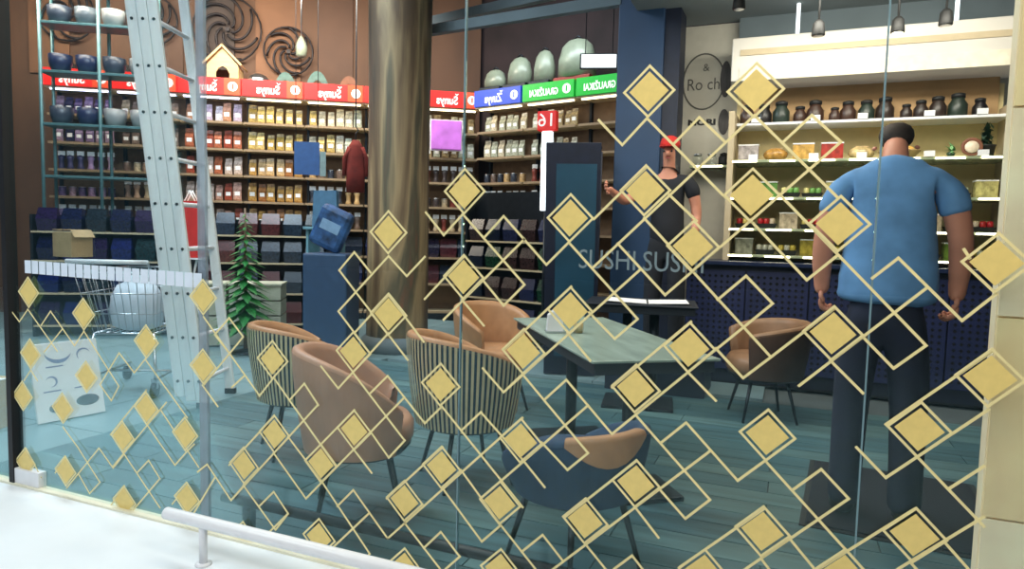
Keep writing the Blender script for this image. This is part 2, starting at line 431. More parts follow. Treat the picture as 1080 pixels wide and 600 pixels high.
def stroke(a, b, wd=0.0076, ext=0.0036):
    if a[0] < -2210 and b[0] < -2210: wd, ext = 0.0064, 0.003
    NS[0] += 1; dy = 0.00023 * (NS[0] % 7)
    a = Vector((a[0] / 1000, a[1] / 1000)); b = Vector((b[0] / 1000, b[1] / 1000)); d = (b - a).normalized(); n = Vector((-d.y, d.x)) * wd / 2
    a = a - d * ext; b = b + d * ext
    c = (a + b) / 2
    q = [a - n, b - n, b + n, a + n]
    return MB().prism([(v.x, v.y) for v in q], YG - 0.0008 - dy, YG - dy).build('gold_line', M_goldline, pane_of(c.x))
for pl_ in STROKES:
    for a, b in zip(pl_, pl_[1:]): stroke(a, b)
def ring_mesh(h, t):
    m = MB(); q = t * math.sqrt(2); o_ = [(0, h), (h, 0), (0, -h), (-h, 0)]; i_ = [(0, h - q), (h - q, 0), (0, -h + q), (-h + q, 0)]
    for k in range(4):
        j = (k + 1) % 4; m.prism([o_[k], o_[j], i_[j], i_[k]], -0.0004, 0.0004)
    return m.mesh('diamond_frame', M_goldline)
def fill_mesh(h): return MB().prism([(0, h), (h, 0), (0, -h), (-h, 0)], -0.0004, 0.0004).mesh('diamond_fill', M_gold)
RM, FM = ring_mesh(0.0792, 0.0072), fill_mesh(0.0585)
RM2, FM2 = ring_mesh(0.0755, 0.007), fill_mesh(0.062)
for x, z in DIAMONDS:
    left = x < -2150
    f = link('diamond_frame', RM2 if left else RM, pane_of(x / 1000)); f.location = (x / 1000, YG - 0.0031, z / 1000)
    link('diamond_fill', FM2 if left else FM, f)
# lettering on the glass
o = link('lettering', text_mesh('lettering', 'SUSHI.SUSHI', 0.085, mat('etched_letters', (112, 130, 136), 0.6), 0.0004, width=0.38), panes[3]); o.location = (-0.425, -0.006, 1.19)
# ------------------------------------------------------------------ outside: low handrail
t = thing('handrail', 'low white tubular handrail standing on the white walkway before the glass', 'handrail', (-1.98, -0.22, 0))
RY, RZ = 0.0, 0.165
m = MB(); m.tube([(-0.185, RY, RZ), (-0.18, RY, RZ), (2.6, RY, RZ)], 0.0235, 14); m.ball((-0.185, RY, RZ), (0.008, 0.0235, 0.0235)); m.build('rail', M_whitemetal, t, True)
for x in (0.0, 1.2, 2.4):
    MB().tube([(x, 0, 0.0), (x, 0, RZ)], 0.015, 12).build('post', M_whitemetal, t, True)
    MB().lathe([(0.03, 0.0), (0.03, 0.006), (0.016, 0.01)], 14, (x, 0, 0)).build('post_flange', M_whitemetal, t, True)

t = thing('kick_rail', 'dark reflection of the handrail, built as a low bar behind the glass', 'rail', (-1.0, 0.085, 0))  # solid black bar stands in for the handrail's mirror image
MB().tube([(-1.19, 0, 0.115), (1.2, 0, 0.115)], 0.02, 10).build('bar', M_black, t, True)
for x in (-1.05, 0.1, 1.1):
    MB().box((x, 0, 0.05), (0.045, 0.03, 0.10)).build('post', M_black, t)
# ------------------------------------------------------------------ ladder (three sections)
t = thing('ladder', 'tall three section aluminium ladder leaning behind the glass door', 'ladder', (-3.74, 1.42, 0))
LN = Vector((0.9, 0.42, 0)).normalized(); LW = Vector((-0.15, 0.39, 0)).normalized() * 0.44
lean = lambda z: -LN * (0.30 * z / 2.75)
LR = Vector((0, 0, 1)) * 2.75 + lean(2.75); LR.normalize()
for k in range(3):
    off = -LN * 0.072 * k; H_ = 3.15 - 0.0 * k
    z0 = 0.02 + 0.03 * k
    for side in ((0, 1) if k == 0 else (0,)):
        b = off + LW * side
        m = MB(); A = b + lean(z0) + Vector((0, 0, z0)); B = b + lean(H_) + Vector((0, 0, H_))
        ax, ay = LN * 0.034, LW.normalized() * 0.013
        m.add([A - ax - ay, A + ax - ay, A + ax + ay, A - ax + ay, B - ax - ay, B + ax - ay, B + ax + ay, B - ax + ay],
              [(0, 3, 2, 1), (4, 5, 6, 7), (0, 1, 5, 4), (1, 2, 6, 5), (2, 3, 7, 6), (3, 0, 4, 7)])
        st = m.build('stile', M_alu, t, False, 0.004)
        if k == 0:
            q = A; MB().box((q.x, q.y, 0.02), (0.075, 0.04, 0.04), math.atan2(LN.y, LN.x)).build('rubber_foot', M_black, st)
        for i in range(10):                                   # rung end rivets
            z = 0.19 + i * 0.305
            if side == 0:
                P = b + lean(z) + Vector((0, 0, z)) - ay * 1.1
                MB().ball(P, 0.011, 8, 4).build('rivet', M_darkleg, st)
    for i in range(10 if k == 0 else 0):
        z = 0.19 + i * 0.305
        P = off + lean(z) + Vector((0, 0, z))
        MB().tube([P, P + LW], 0.016, 8).build('rung', M_whitemetal, t, True)

# ------------------------------------------------------------------ shopping cart with a white sack
t = thing('shopping_cart', 'wire shopping cart parked behind the ladder', 'cart', (-4.62, 1.62, 0), math.radians(28))
m = MB()
top, bot = [(-0.27, -0.36), (0.27, -0.36), (0.24, 0.40), (-0.24, 0.40)], [(-0.21, -0.22), (0.21, -0.22), (0.19, 0.32), (-0.19, 0.32)]
ZT, ZB = 0.92, 0.46
for (pp, z) in ((top, ZT), (bot, ZB)):
    for i in range(4): m.tube([(*pp[i], z), (*pp[(i + 1) % 4], z)], 0.008, 6)
for lv in (0.33, 0.66):
    ps = [tuple(bot[i][k] + (top[i][k] - bot[i][k]) * lv for k in (0, 1)) for i in range(4)]; z = ZB + (ZT - ZB) * lv
    for i in range(4): m.tube([(*ps[i], z), (*ps[(i + 1) % 4], z)], 0.004, 5)
for i in range(4):
    for q in range(9):
        f = q / 9; j = (i + 1) % 4
        m.tube([tuple(bot[i][k] + (bot[j][k] - bot[i][k]) * f for k in (0, 1)) + (ZB,), tuple(top[i][k] + (top[j][k] - top[i][k]) * f for k in (0, 1)) + (ZT,)], 0.003, 4)
for q in range(8):
    x = -0.2 + q * 0.057; m.tube([(x, -0.22, ZB), (x, 0.32, ZB)], 0.003, 4)
m.build('basket', M_chrome, t, True)
MB().tube([(-0.27, -0.45, 1.0), (0.27, -0.45, 1.0)], 0.017, 10).build('handle', M_whitemetal, t, True)
for s in (-1, 1):
    MB().tube([(s * 0.26, -0.36, 0.92), (s * 0.27, -0.45, 1.0)], 0.010, 6).build('handle_arm', M_chrome, t, True)
    MB().tube([(s * 0.21, -0.22, 0.46), (s * 0.24, -0.28, 0.22), (s * 0.25, -0.30, 0.13), (s * 0.22, 0.36, 0.13)], 0.011, 6).build('side_frame', M_chrome, t, True)
    for y in (-0.28, 0.34):
        wv = MB().tube([(s * 0.235 - 0.015, y, 0.055), (s * 0.235 + 0.015, y, 0.055)], 0.055, 14).build('wheel', M_black, t, True)
        MB().box((s * 0.235, y, 0.1), (0.042, 0.03, 0.07)).build('wheel_fork', M_chrome, wv)
MB().tube([(-0.23, 0.0, 0.14), (0.23, 0.0, 0.14)], 0.009, 6).build('cross_rod', M_chrome, t, True)
# white sack in the cart: pinched bag
m = MB(); pr = [(0.10, 0.0), (0.165, 0.03), (0.185, 0.14), (0.17, 0.26), (0.13, 0.34), (0.06, 0.375), (0.075, 0.41)]
m.lathe(pr, 16, sx=1.05, sy=0.85)
sk = tag(m.build('plastic_sack', mat('white_plastic_film', (226, 234, 244), 0.35, var=0.08, scale=8, bump=0.6), None, True), 'white plastic sack sitting in the shopping cart', 'bag'); sk.location = (-4.62, 1.62, 0.465); sk.rotation_euler = (0, 0, 0.5)
bx = tag(MB().box((0, 0, 0.09), (0.2, 0.16, 0.18)).box((-0.07, 0, 0.195), (0.07, 0.155, 0.004)).box((0.11, 0, 0.17), (0.07, 0.155, 0.004), 0, Matrix.Rotation(0.9, 3, 'Y')).build('cardboard_box', M_card, None, False, 0.003), 'small open cardboard box perched on the back rim of the shopping cart', 'box')
bx.location = (-4.84, 1.28, 1.02)

R_ = math.radians
# ------------------------------------------------------------------ white poster board at the door
t = thing('poster_board', 'white printed poster board propped on the floor behind the glass door', 'sign', (-4.26, 0.85, 0), math.radians(79))
bd = t; t_ = t
MB().box((0, 0, 0.25), (0.40, 0.022, 0.50)).build('board', M_paper, t, False, 0.003); t.rotation_euler = (R_(-13), 0, R_(79)); t.location = (-4.26, 0.85, 0.004)
def arc(cx, cz, r, a0, a1, wd, n=18):
    m = MB()
    for i in range(n):
        p = [a0 + (a1 - a0) * (i + q) / n for q in (0, 1)]
        wi = [wd * math.sin(math.pi * (i + q + 0.3) / (n + 0.6)) for q in (0, 1)]
        m.prism([(cx + (r - wi[0]) * math.cos(p[0]), cz + (r - wi[0]) * math.sin(p[0])), (cx + (r + wi[0]) * math.cos(p[0]), cz + (r + wi[0]) * math.sin(p[0])),
                 (cx + (r + wi[1]) * math.cos(p[1]), cz + (r + wi[1]) * math.sin(p[1])), (cx + (r - wi[1]) * math.cos(p[1]), cz + (r - wi[1]) * math.sin(p[1]))], -0.0125, -0.0112)
    return m
M_slate = mat('slate_print', (120, 132, 170), 0.6)
arc(-0.04, 0.46, 0.085, math.radians(200), math.radians(330), 0.012).build('printed_swoosh', M_slate, t)
arc(-0.10, 0.25, 0.032, math.radians(-100), math.radians(150), 0.006).build('printed_ring', M_slate, t)
arc(0.11, 0.40, 0.04, math.radians(20), math.radians(220), 0.006).build('printed_ring', M_slate, t)
for x, z, a, b in ((-0.07, 0.08, 0.06, 0.034), (0.10, 0.1, 0.07, 0.036)):
    MB().prism([(x + a * math.cos(k * math.pi / 8), z + b * math.sin(k * math.pi / 8)) for k in range(16)], -0.0125, -0.0112).build('printed_photo', mat('dark_fruit_print', (70, 76, 84), 0.5, var=0.6, scale=40), t)
for z, x in ((0.345, -0.07), (0.19, -0.1), (0.19, 0.08)):
    MB().box((x, -0.0118, z), (0.10, 0.001, 0.008)).build('printed_line', M_slate, t)
t = thing('carton', 'pale carton beside the black door seal at the far left', 'box', (-4.52, 0.50, 0), 0.3)
MB().box((0, 0, 0.15), (0.22, 0.2, 0.30)).build('body', M_card, t, False, 0.004); MB().box((0, 0, 0.302), (0.225, 0.05, 0.004)).build('tape', M_paper, t)

# ------------------------------------------------------------------ tub chairs
def tub_chair(name, label, loc, facing, outer, lining, striped, hb=0.74, ha=0.60, r=0.285, group='tub chairs in the cafe'):
    """facing: direction the sitter looks, radians from +x"""
    t = thing(name, label, 'chair', loc, facing - math.pi / 2, group)
    N = 104 if striped else 40
    A0, A1 = math.radians(-90 - 128), math.radians(-90 + 128)
    def ztop(f): s = abs(2 * f - 1); return hb - (hb - ha) * (s ** 2.6)
    def P(f, rr, z): a = A0 + (A1 - A0) * f; return (rr * math.cos(a), rr * math.sin(a) * 1.0, z)
    levels = (0.31, 0.36, 0.45, 0.54, 0.62, 1.0)
    o_ = MB()
    for i in range(N):
        f0, f1 = i / N, (i + 1) / N
        o_.cur = (i % 2) if striped else 0
        for k in range(5):
            q = []
            for f, kk in ((f0, k), (f1, k), (f1, k + 1), (f0, k + 1)):
                zt = ztop(f) - 0.02; z = 0.31 + (zt - 0.31) * kk / 5
                q.append(P(f, r - 0.05 * (1 - kk / 5) ** 1.5 + (0.0035 if striped and i % 2 else 0), z))
            o_.add(q, [(0, 1, 2, 3)])
    o_.build('outer_shell', [outer, M_cream] if striped else outer, t, not striped)
    N2_ = 44; prof = []
    m = MB(); vs = []; fs = []
    for i in range(N2_ + 1):
        f = i / N2_; zt = ztop(f)
        sec = [(r, zt - 0.03), (r - 0.004, zt - 0.008), (r - 0.024, zt), (r - 0.046, zt - 0.008), (r - 0.056, zt - 0.04), (r - 0.075, (zt + 0.40) / 2), (r - 0.095, 0.40), (r - 0.05, 0.315)]
        vs += [P(f, a, z) for a, z in sec]
    K = 8
    for i in range(N2_):
        for k in range(K - 1): fs.append((i * K + k, i * K + k + 1, (i + 1) * K + k + 1, (i + 1) * K + k))
    fs += [tuple(range(K)), tuple(range(N2_ * K, N2_ * K + K))]
    m.add(vs, fs); m.build('back_lining', lining, t, True)
    m = MB(); m.lathe([(0.05, 0.32), (r - 0.07, 0.325), (r - 0.05, 0.36), (r - 0.05, 0.42), (r - 0.075, 0.452), (0.05, 0.462)], 28); m.build('seat', lining, t, True)
    MB().lathe([(0.10, 0.28), (r - 0.09, 0.29), (r - 0.06, 0.325)], 24).build('seat_base', M_darkleg, t, True)
    for a in (45, 135, 225, 315):
        c, s = math.cos(math.radians(a)), math.sin(math.radians(a))
        MB().tube([(c * 0.26, s * 0.26, 0.0), (c * 0.17, s * 0.17, 0.30)], 0.009, 8, 0.014).build('leg', M_darkleg, t, True)
    return t
R = math.radians
tub_chair('tub_chair', 'striped tub chair seen from behind, leftmost of the cafe chairs', (-2.56, 1.02, 0), R(52), M_teal, M_tan, True)
tub_chair('tub_chair', 'plain rose tan tub chair without stripes in front of the striped ones', (-1.74, 0.43, 0), R(35), M_rose, M_rose, False, 0.76, 0.52, 0.29)
tub_chair('tub_chair', 'striped tub chair with tan rim right at the near end of the table', (-1.50, 1.02, 0), R(48), M_teal, M_tan, True, 0.77, 0.62, 0.31)
tub_chair('tub_chair', 'low dark blue tub chair standing closest to the glass', (-0.72, 0.37, 0), R(150), M_bluefab, M_bluefab, False, 0.58, 0.44, 0.28)
t = [o for o in C.objects if o.get('label', '').startswith('low dark blue tub')][0]
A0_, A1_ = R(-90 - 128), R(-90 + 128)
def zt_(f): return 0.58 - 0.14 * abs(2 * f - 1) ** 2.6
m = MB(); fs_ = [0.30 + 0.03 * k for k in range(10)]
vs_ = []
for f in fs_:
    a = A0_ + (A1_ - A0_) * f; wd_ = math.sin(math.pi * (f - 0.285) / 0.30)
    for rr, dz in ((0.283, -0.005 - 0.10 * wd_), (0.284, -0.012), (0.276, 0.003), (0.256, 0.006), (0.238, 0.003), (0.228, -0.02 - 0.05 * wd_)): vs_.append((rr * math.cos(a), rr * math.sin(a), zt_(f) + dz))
m.add(vs_, [(i * 6 + k, i * 6 + k + 1, i * 6 + k + 7, i * 6 + k + 6) for i in range(9) for k in range(5)]); m.build('tan_rim_patch', M_tan, t, True)  # tan crescent imitates the highlight on the rounded rim corner
tub_chair('tub_chair', 'tan tub chair on the far side of the table beside the napkins', (-1.95, 2.35, 0), R(-30), M_tan, M_tan, False, 0.76, 0.6, 0.29)
tub_chair('tub_chair', 'brown tub chair with pale rim facing the perforated counter', (-0.14, 3.02, 0), R(200), mat('dark_brown_leather', (84, 60, 48), 0.5, var=0.2), mat('mid_brown_leather', (136, 102, 74), 0.5, var=0.15), False, 0.70, 0.62, 0.31)

# ------------------------------------------------------------------ tables
def table(name, label, loc, rz, L, W, z, topm):
    t = thing(name, label, 'table', loc, rz)
    MB().box((0, 0, z - 0.006), (L, W, 0.012)).build('tabletop', topm, t, False, 0.003)
    MB().box((0, 0, z - 0.04), (L - 0.04, W - 0.04, 0.055)).build('apron', M_tabledge, t, False, 0.003)
    for s in (-1, 1):
        MB().tube([(s * (L / 2 - 0.3), 0, 0.02), (s * (L / 2 - 0.3), 0, z - 0.06)], 0.035, 14).build('leg', M_darkleg, t, True)
        MB().box((s * (L / 2 - 0.3), 0, 0.012), (0.32, W * 0.75, 0.024)).build('foot_plate', M_darkleg, t, False, 0.004)
    return t
table('dining_table', 'long grey green dining table among the tub chairs', (-0.96, 1.56, 0), math.atan2(0.81, -0.58), 1.5, 0.62, 0.72, M_tabletop)
table('side_table', 'dark desk holding the open white menu', (-1.02, 2.98, 0), R(10), 0.8, 0.55, 0.78, M_tabledge)
t = thing('menu', 'open white menu lying on the dark desk', 'menu', (-0.97, 2.95, 0.781), R(12))
for s in (-1, 1):
    MB().box((s * 0.145, 0, 0.008), (0.29, 0.30, 0.004), 0, Matrix.Rotation(s * -0.04, 3, 'Y')).build('page', M_paper, t)
MB().box((0, 0, 0.004), (0.012, 0.30, 0.006)).build('spine', M_ink, t)
t = thing('napkin_holder', 'white paper napkins in a holder on the dining table', 'napkins', (-1.20, 1.50, 0.72), 0.5)
MB().box((0, 0, 0.006), (0.10, 0.07, 0.012)).build('base', M_chrome, t)
for k in range(5):
    MB().prism([(-0.045, 0.012), (0.045, 0.012), (0.04, 0.11 + 0.012 * (k % 2)), (0.0, 0.125 + 0.01 * (k % 3)), (-0.038, 0.10)], -0.024 + k * 0.011, -0.019 + k * 0.011).build('napkin', M_paper, t)
t = thing('glass_tumbler', 'clear glass tumbler beside the napkins on the dining table', 'glass', (-1.08, 1.56, 0.72))
MB().lathe([(0.030, 0.0), (0.034, 0.10), (0.0315, 0.10), (0.028, 0.008)], 18).build('glass_wall', M_clear, t, True)
MB().lathe([(0.025, 0.0), (0.028, 0.05)], 16, (0, 0, 0.004)).build('amber_drink', mat('amber_drink', (190, 150, 80), 0.2), t, True)
# floor mat
t = thing('door_mat', 'black rectangular mat on the floor behind the rightmost glass', 'mat', (0.52, 1.62, 0), R(-4))
MB().box((0, 0, 0.008), (0.74, 0.95, 0.012)).build('mat_pile', mat('black_mat_pile', (12, 14, 26), 0.95, var=0.3, scale=80, bump=0.3), t, False, 0.003)
MB().box((0, 0, 0.003), (0.79, 1.0, 0.006)).build('rubber_border', M_black, t)
# ------------------------------------------------------------------ service counter and food display
t = thing('service_counter', 'dark navy service counter with perforated front panels', 'counter', (0.40, 4.1, 0))
MB().box((0, 0.2, 0.53), (2.5, 0.42, 1.02)).build('body', M_navy, t)
MB().box((0, 0.17, 1.055), (2.56, 0.52, 0.035)).build('worktop', mat('navy_worktop', (30, 40, 70), 0.25), t, False, 0.004)
MB().box((0, 0.03, 0.05), (2.5, 0.06, 0.1)).build('plinth', M_black, t)
M_hole = mat('dark_hole', (6, 8, 14), 0.9)
for k in range(5):
    pn = MB().box((-1.0 + k * 0.5, -0.022, 0.56), (0.488, 0.024, 0.86)).build('front_panel', mat('navy_mesh_panel', (30, 38, 78), 0.5, var=0.2), t, False, 0.003)
    m = MB()
    for i in range(9):
        for j in range(16):
            x, z = -1.0 + k * 0.5 - 0.2 + i * 0.05, 0.19 + j * 0.05
            m.box((x, -0.0345, z), (0.022, 0.002, 0.022), 0, Matrix.Rotation(math.pi / 4, 3, 'Y'))
    h = m.build('perforation', M_hole, pn); h['kind'] = 'stuff'
t = thing('display_cabinet', 'open lit food display with white canopy above the counter', 'display', (0.50, 4.1, 1.075))
MB().box((0, 0.60, 0.75), (2.08, 0.04, 1.52)).build('back_panel', mat('display_back', (226, 206, 150), 0.5, var=0.06), t)
SH = [0.045, 0.275, 0.545, 0.865, 1.20]
for k, z in enumerate(SH):
    dp = 0.46 if k < 4 else 0.34
    sh = MB().box((0, 0.58 - dp / 2, z), (2.02, dp, 0.022)).build('shelf', mat('glass_green_shelf', (150, 160, 130), 0.2) if k < 4 else M_whitemetal, t, False, 0.002)
    n = 7
    for i in range(n):
        if k == 4: break
        MB().box((-0.92 + i * 0.307, 0.575 - dp, z - 0.002), (0.20, 0.012, 0.014)).build('light_strip', M_led, sh)
    for i in range(5):
        if k in (3, 4): MB().box((-0.85 + i * 0.42 + 0.06 * (i % 2), 0.575 - dp, z + 0.035), (0.075, 0.006, 0.045)).build('price_holder', M_paper, sh)
for s in (-1, 1):
    MB().box((s * 1.04, 0.36, 0.65), (0.05, 0.50, 1.3)).build('side_panel', M_canopy_in, t)
cn = MB().box((0, 0.40, 1.745), (2.14, 0.5, 0.37)).build('canopy', M_canopy, t, False, 0.01)
MB().box((0, 0.145, 1.80), (2.0, 0.012, 0.05)).build('canopy_band', M_canopy_in, cn)
MB().box((0, 0.145, 1.62), (2.0, 0.012, 0.12)).build('canopy_fascia', mat('cream_fascia', (226, 214, 190), 0.5, emit=0.2), cn)
MB().box((0, 0.565, 1.39), (2.0, 0.02, 0.34)).build('tan_backdrop', mat('tan_backdrop', (186, 150, 104), 0.6, var=0.1, scale=3), t)
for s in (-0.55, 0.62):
    MB().tube([(s, 0.3, 1.85), (s, 0.3, 2.22)], 0.016, 8).build('hanger_rod', M_tube, t, True)  # glow put into rods to imitate bright vertical streaks above the canopy
DX, DY, DZ = 0.50, 4.1, 1.075
# dark jars on the top shelf
jm = MB().lathe([(0.040, 0), (0.046, 0.01), (0.046, 0.07), (0.030, 0.095), (0.030, 0.105)], 14)
JM = jm.mesh('jar', M_plastic_c, True); LM = MB().lathe([(0.033, 0.105), (0.033, 0.125), (0.02, 0.13)], 12).mesh('lid', M_ink, True)
xs = -0.93; i = 0
while xs < 0.93:
    j = link('sauce_jar', JM); tag(j, '%s dark jar from the left on the white shelf under the canopy' % ORD[i], 'jar', 'dark jars on the top display shelf')
    sc_ = random.choice((1.0, 1.2, 1.4, 1.55)); j.scale = (sc_, sc_, sc_)
    j.location = (DX + xs, DY + 0.40 + random.uniform(-0.02, 0.02), DZ + SH[4] + 0.0112); j.color = lin(random.choice(((30, 26, 26), (48, 36, 30), (40, 52, 44), (66, 44, 34)))) + (1,)
    link('lid', LM, j); xs += 0.092 * sc_ + 0.012; i += 1
# food on the shelves
def tray_mesh():
    m = MB(); m.add([(-.06, -.045, 0), (.06, -.045, 0), (.06, .045, 0), (-.06, .045, 0), (-.075, -.055, .03), (.075, -.055, .03), (.075, .055, .03), (-.075, .055, .03)],
                    [(0, 3, 2, 1), (0, 1, 5, 4), (1, 2, 6, 5), (2, 3, 7, 6), (3, 0, 4, 7), (4, 5, 6, 7)]); return m.mesh('tray', M_ink)
TRAY = tray_mesh()
ROLL_M = MB().lathe([(0.019, 0), (0.021, 0.004), (0.021, 0.028), (0.015, 0.034)], 10).mesh('sushi_roll', M_plastic_c, True)
BOXM = MB().box((0, 0, 0.05), (0.13, 0.09, 0.10)).mesh('carton_box', M_pack); LIDM = MB().box((0, 0, 0.103), (0.134, 0.094, 0.008)).mesh('carton_lid', M_paper)
LOAF = MB().ball((0, 0, 0.045), (0.085, 0.06, 0.045), 14, 8).mesh('pastry', M_pack, True); SCORE = MB().box((0, 0, 0.088), (0.09, 0.012, 0.006)).mesh('crust_score', M_card)
PAL = {1: ((208, 190, 90), (196, 176, 70), (120, 150, 60), (190, 190, 170)), 2: ((196, 40, 40), (220, 200, 170), (190, 30, 40), (230, 210, 120)), 3: ((110, 160, 80), (200, 210, 180), (90, 140, 90), (210, 200, 130))}
for k, rowname in ((0, 'lowest'), (1, 'second'), (2, 'third')):
    for i in range(11):
        x = -0.90 + i * 0.18
        col = lin(random.choice(PAL[k + 1]))
        if (i + k) % 3 == 0:
            b = link('food_carton', BOXM); b.color = col + (1,); link('lid', LIDM, b)
            tag(b, 'food carton, %s item from the left on the %s display shelf above the counter' % (ORD[i], rowname), 'carton', 'food cartons on the %s display shelf' % rowname)
        else:
            b = link('sushi_tray', TRAY); tag(b, 'sushi tray, %s item from the left on the %s display shelf above the counter' % (ORD[i], rowname), 'tray', 'sushi trays on the %s display shelf' % rowname)
            for q in range(6):
                rr = link('sushi_roll', ROLL_M, b); rr.location = (-0.042 + (q % 3) * 0.042, -0.021 + (q // 3) * 0.042, 0.028); rr.color = lin(random.choice(PAL[k + 1])) + (1,)
        b.location = (DX + x, DY + 0.32 + random.uniform(-0.04, 0.03), DZ + SH[k] + 0.0112); b.scale = (1.15, 1.3, 1.45) if b.name[0] == 's' else (1.15, 1.3, 1.35)
for i in (0, 1, 2, 3, 4):
    x = -0.90 + i * 0.225
    kind = i % 3
    if kind == 1:
        b = link('bread_loaf', LOAF); link('crust_score', SCORE, b); b.scale = (1.2, 1.1, 1.3); b.color = lin(((214, 160, 80), (230, 200, 140), (220, 120, 60))[i // 3]) + (1,)
        tag(b, ('golden pastry loaf', 'pale cream pastry loaf', 'orange glazed pastry loaf')[i // 3] + ' on the fourth display shelf behind price cards', 'pastry')
    else:
        b = link('food_carton', BOXM); link('lid', LIDM, b); b.color = lin(((200, 190, 190), (160, 90, 60), (230, 180, 90), (190, 60, 50), (220, 214, 200), (90, 100, 90))[i % 6]) + (1,)
        tag(b, 'food carton, %s item from the left on the fourth display shelf' % ORD[i], 'carton', 'food cartons on the fourth display shelf')
    b.location = (DX + x, DY + 0.30, DZ + SH[3] + 0.0112)
    if kind != 1: b.scale = (1.3, 1.2, 1.4)
# cloth-wrapped yellow parcel, plate, plant near the man
t = thing('wicker_bread_basket', 'yellow bread basket on the display beside the glass joint', 'basket', (0.78, 4.40, DZ + SH[3] + 0.0112))
MB().lathe([(0.10, 0), (0.15, 0.06), (0.16, 0.07), (0.14, 0.06), (0.09, 0.012)], 20).build('basket', M_wood, t, True)
for k, (x, y) in enumerate(((-.06, 0), (.06, .02), (0, -.05), (0.01, .06))):
    MB().ball((x, y, 0.075), (0.06, 0.045, 0.04), 12, 6).build('bread_roll', mat('bread_crust', (222, 172, 84), 0.6, var=0.2), t, True)
t = thing('decorative_plate', 'round brown rimmed plate leaning beside the dark plant', 'plate', (1.27, 4.32, DZ + SH[3] + 0.0112))
MB().add([], []); m = MB(); m.lathe([(0.005, 0.0), (0.06, 0.004), (0.075, 0.016), (0.07, 0.02), (0.05, 0.010)], 22)
o = m.build('plate_rim', mat('brown_rim', (120, 72, 48), 0.5), t, True); o.rotation_euler = (R(82), 0, 0); o.location = (0, 0, 0.078)
m = MB(); m.lathe([(0.003, 0.0), (0.05, 0.003), (0.046, 0.012)], 20); o = m.build('plate_centre', mat('cream_centre', (230, 214, 190), 0.4), t, True); o.rotation_euler = (R(82), 0, 0); o.location = (0, -0.012, 0.078)
def leafy(t, n, h, spread, mt, leaf=0.09, base=0.0, name='leaf'):
    m = MB(); m.add([(0, 0, 0), (-0.25, 0.02, 0.45), (0, -0.02, 0.5), (0.25, 0.02, 0.45), (0, 0.0, 1.0)], [(0, 2, 1), (0, 3, 2), (1, 2, 4), (2, 3, 4)])
    LMs = m.mesh(name, mt, True)
    for i in range(n):
        a = random.uniform(0, 6.283); rr = spread * math.sqrt(random.random()); z = base + h * random.random()
        l = link(name, LMs, t); l.location = (rr * math.cos(a), rr * math.sin(a), z)
        l.rotation_euler = (random.uniform(0.5, 1.9), 0, a - math.pi / 2 + random.uniform(-.5, .5)); s = leaf * random.uniform(0.7, 1.3); l.scale = (s, s, s)
t = thing('potted_plant', 'dark green leafy plant on the display at the right end', 'plant', (1.385, 4.40, DZ + SH[3] + 0.0112))
MB().lathe([(0.05, 0), (0.065, 0.09), (0.07, 0.1), (0.06, 0.1)], 16).build('pot', M_ink, t, True)
leafy(t, 110, 0.17, 0.055, M_leaf, 0.07, 0.06)
t = thing('lettuce_bunch', 'small bright green leaf bunch next to the decorative plate', 'greens', (1.13, 4.30, DZ + SH[3] + 0.0112))
MB().lathe([(0.02, 0), (0.03, 0.03), (0.01, 0.05)], 10).build('stem', M_leaf, t, True); leafy(t, 30, 0.06, 0.045, mat('lettuce', (120, 170, 110), 0.6, var=0.3), 0.06, 0.02)

# logo and marks on the white wall (drawn on wall face y = 4.80)
YW = 4.799
def on_wall(name, m, mt): return m.build(name, mt, wr)
m = MB()
n = 36
cx, cz, rx, rz = -0.87, 2.77, 0.20, 0.27
for k in range(n):
    a0, a1 = 2 * math.pi * k / n, 2 * math.pi * (k + 1) / n
    m.prism([(cx + rx * math.cos(a0), cz + rz * math.sin(a0)), (cx + rx * math.cos(a1), cz + rz * math.sin(a1)), (cx + (rx - .014) * math.cos(a1), cz + (rz - .014) * math.sin(a1)), (cx + (rx - .014) * math.cos(a0), cz + (rz - .014) * math.sin(a0))], YW - 0.004, YW)
on_wall('logo_ring', m, mat('grey_ink', (92, 90, 84), 0.6))
o = link('logo_letters', text_mesh('logo_letters', 'Ro ch', 0.16, MATS['grey_ink'], 0.001, width=0.30), wr); o.location = (cx, YW - 0.002, cz - 0.03)
o = link('logo_letters', text_mesh('logo_letters', '&', 0.10, MATS['grey_ink'], 0.001), wr); o.location = (cx + 0.02, YW - 0.002, cz + 0.13)
o = link('wall_lettering', text_mesh('wall_lettering', 'NORI', 0.075, M_ink, 0.002, width=0.26, bold=0.004), wr); o.location = (-0.87, YW - 0.003, 2.38)
for z, h_ in ((2.78, 0.17), (2.38, 0.12)):
    m = MB(); m.prism([(-0.665 + 0.05 * math.cos(k * math.pi / 10), z + h_ * math.sin(k * math.pi / 10)) for k in range(20)], YW - 0.012, YW)
    on_wall('oval_plaque', m, mat('dark_oval', (66, 62, 62), 0.6, var=0.5, scale=30, stretch=(1, 1, 0.2)))
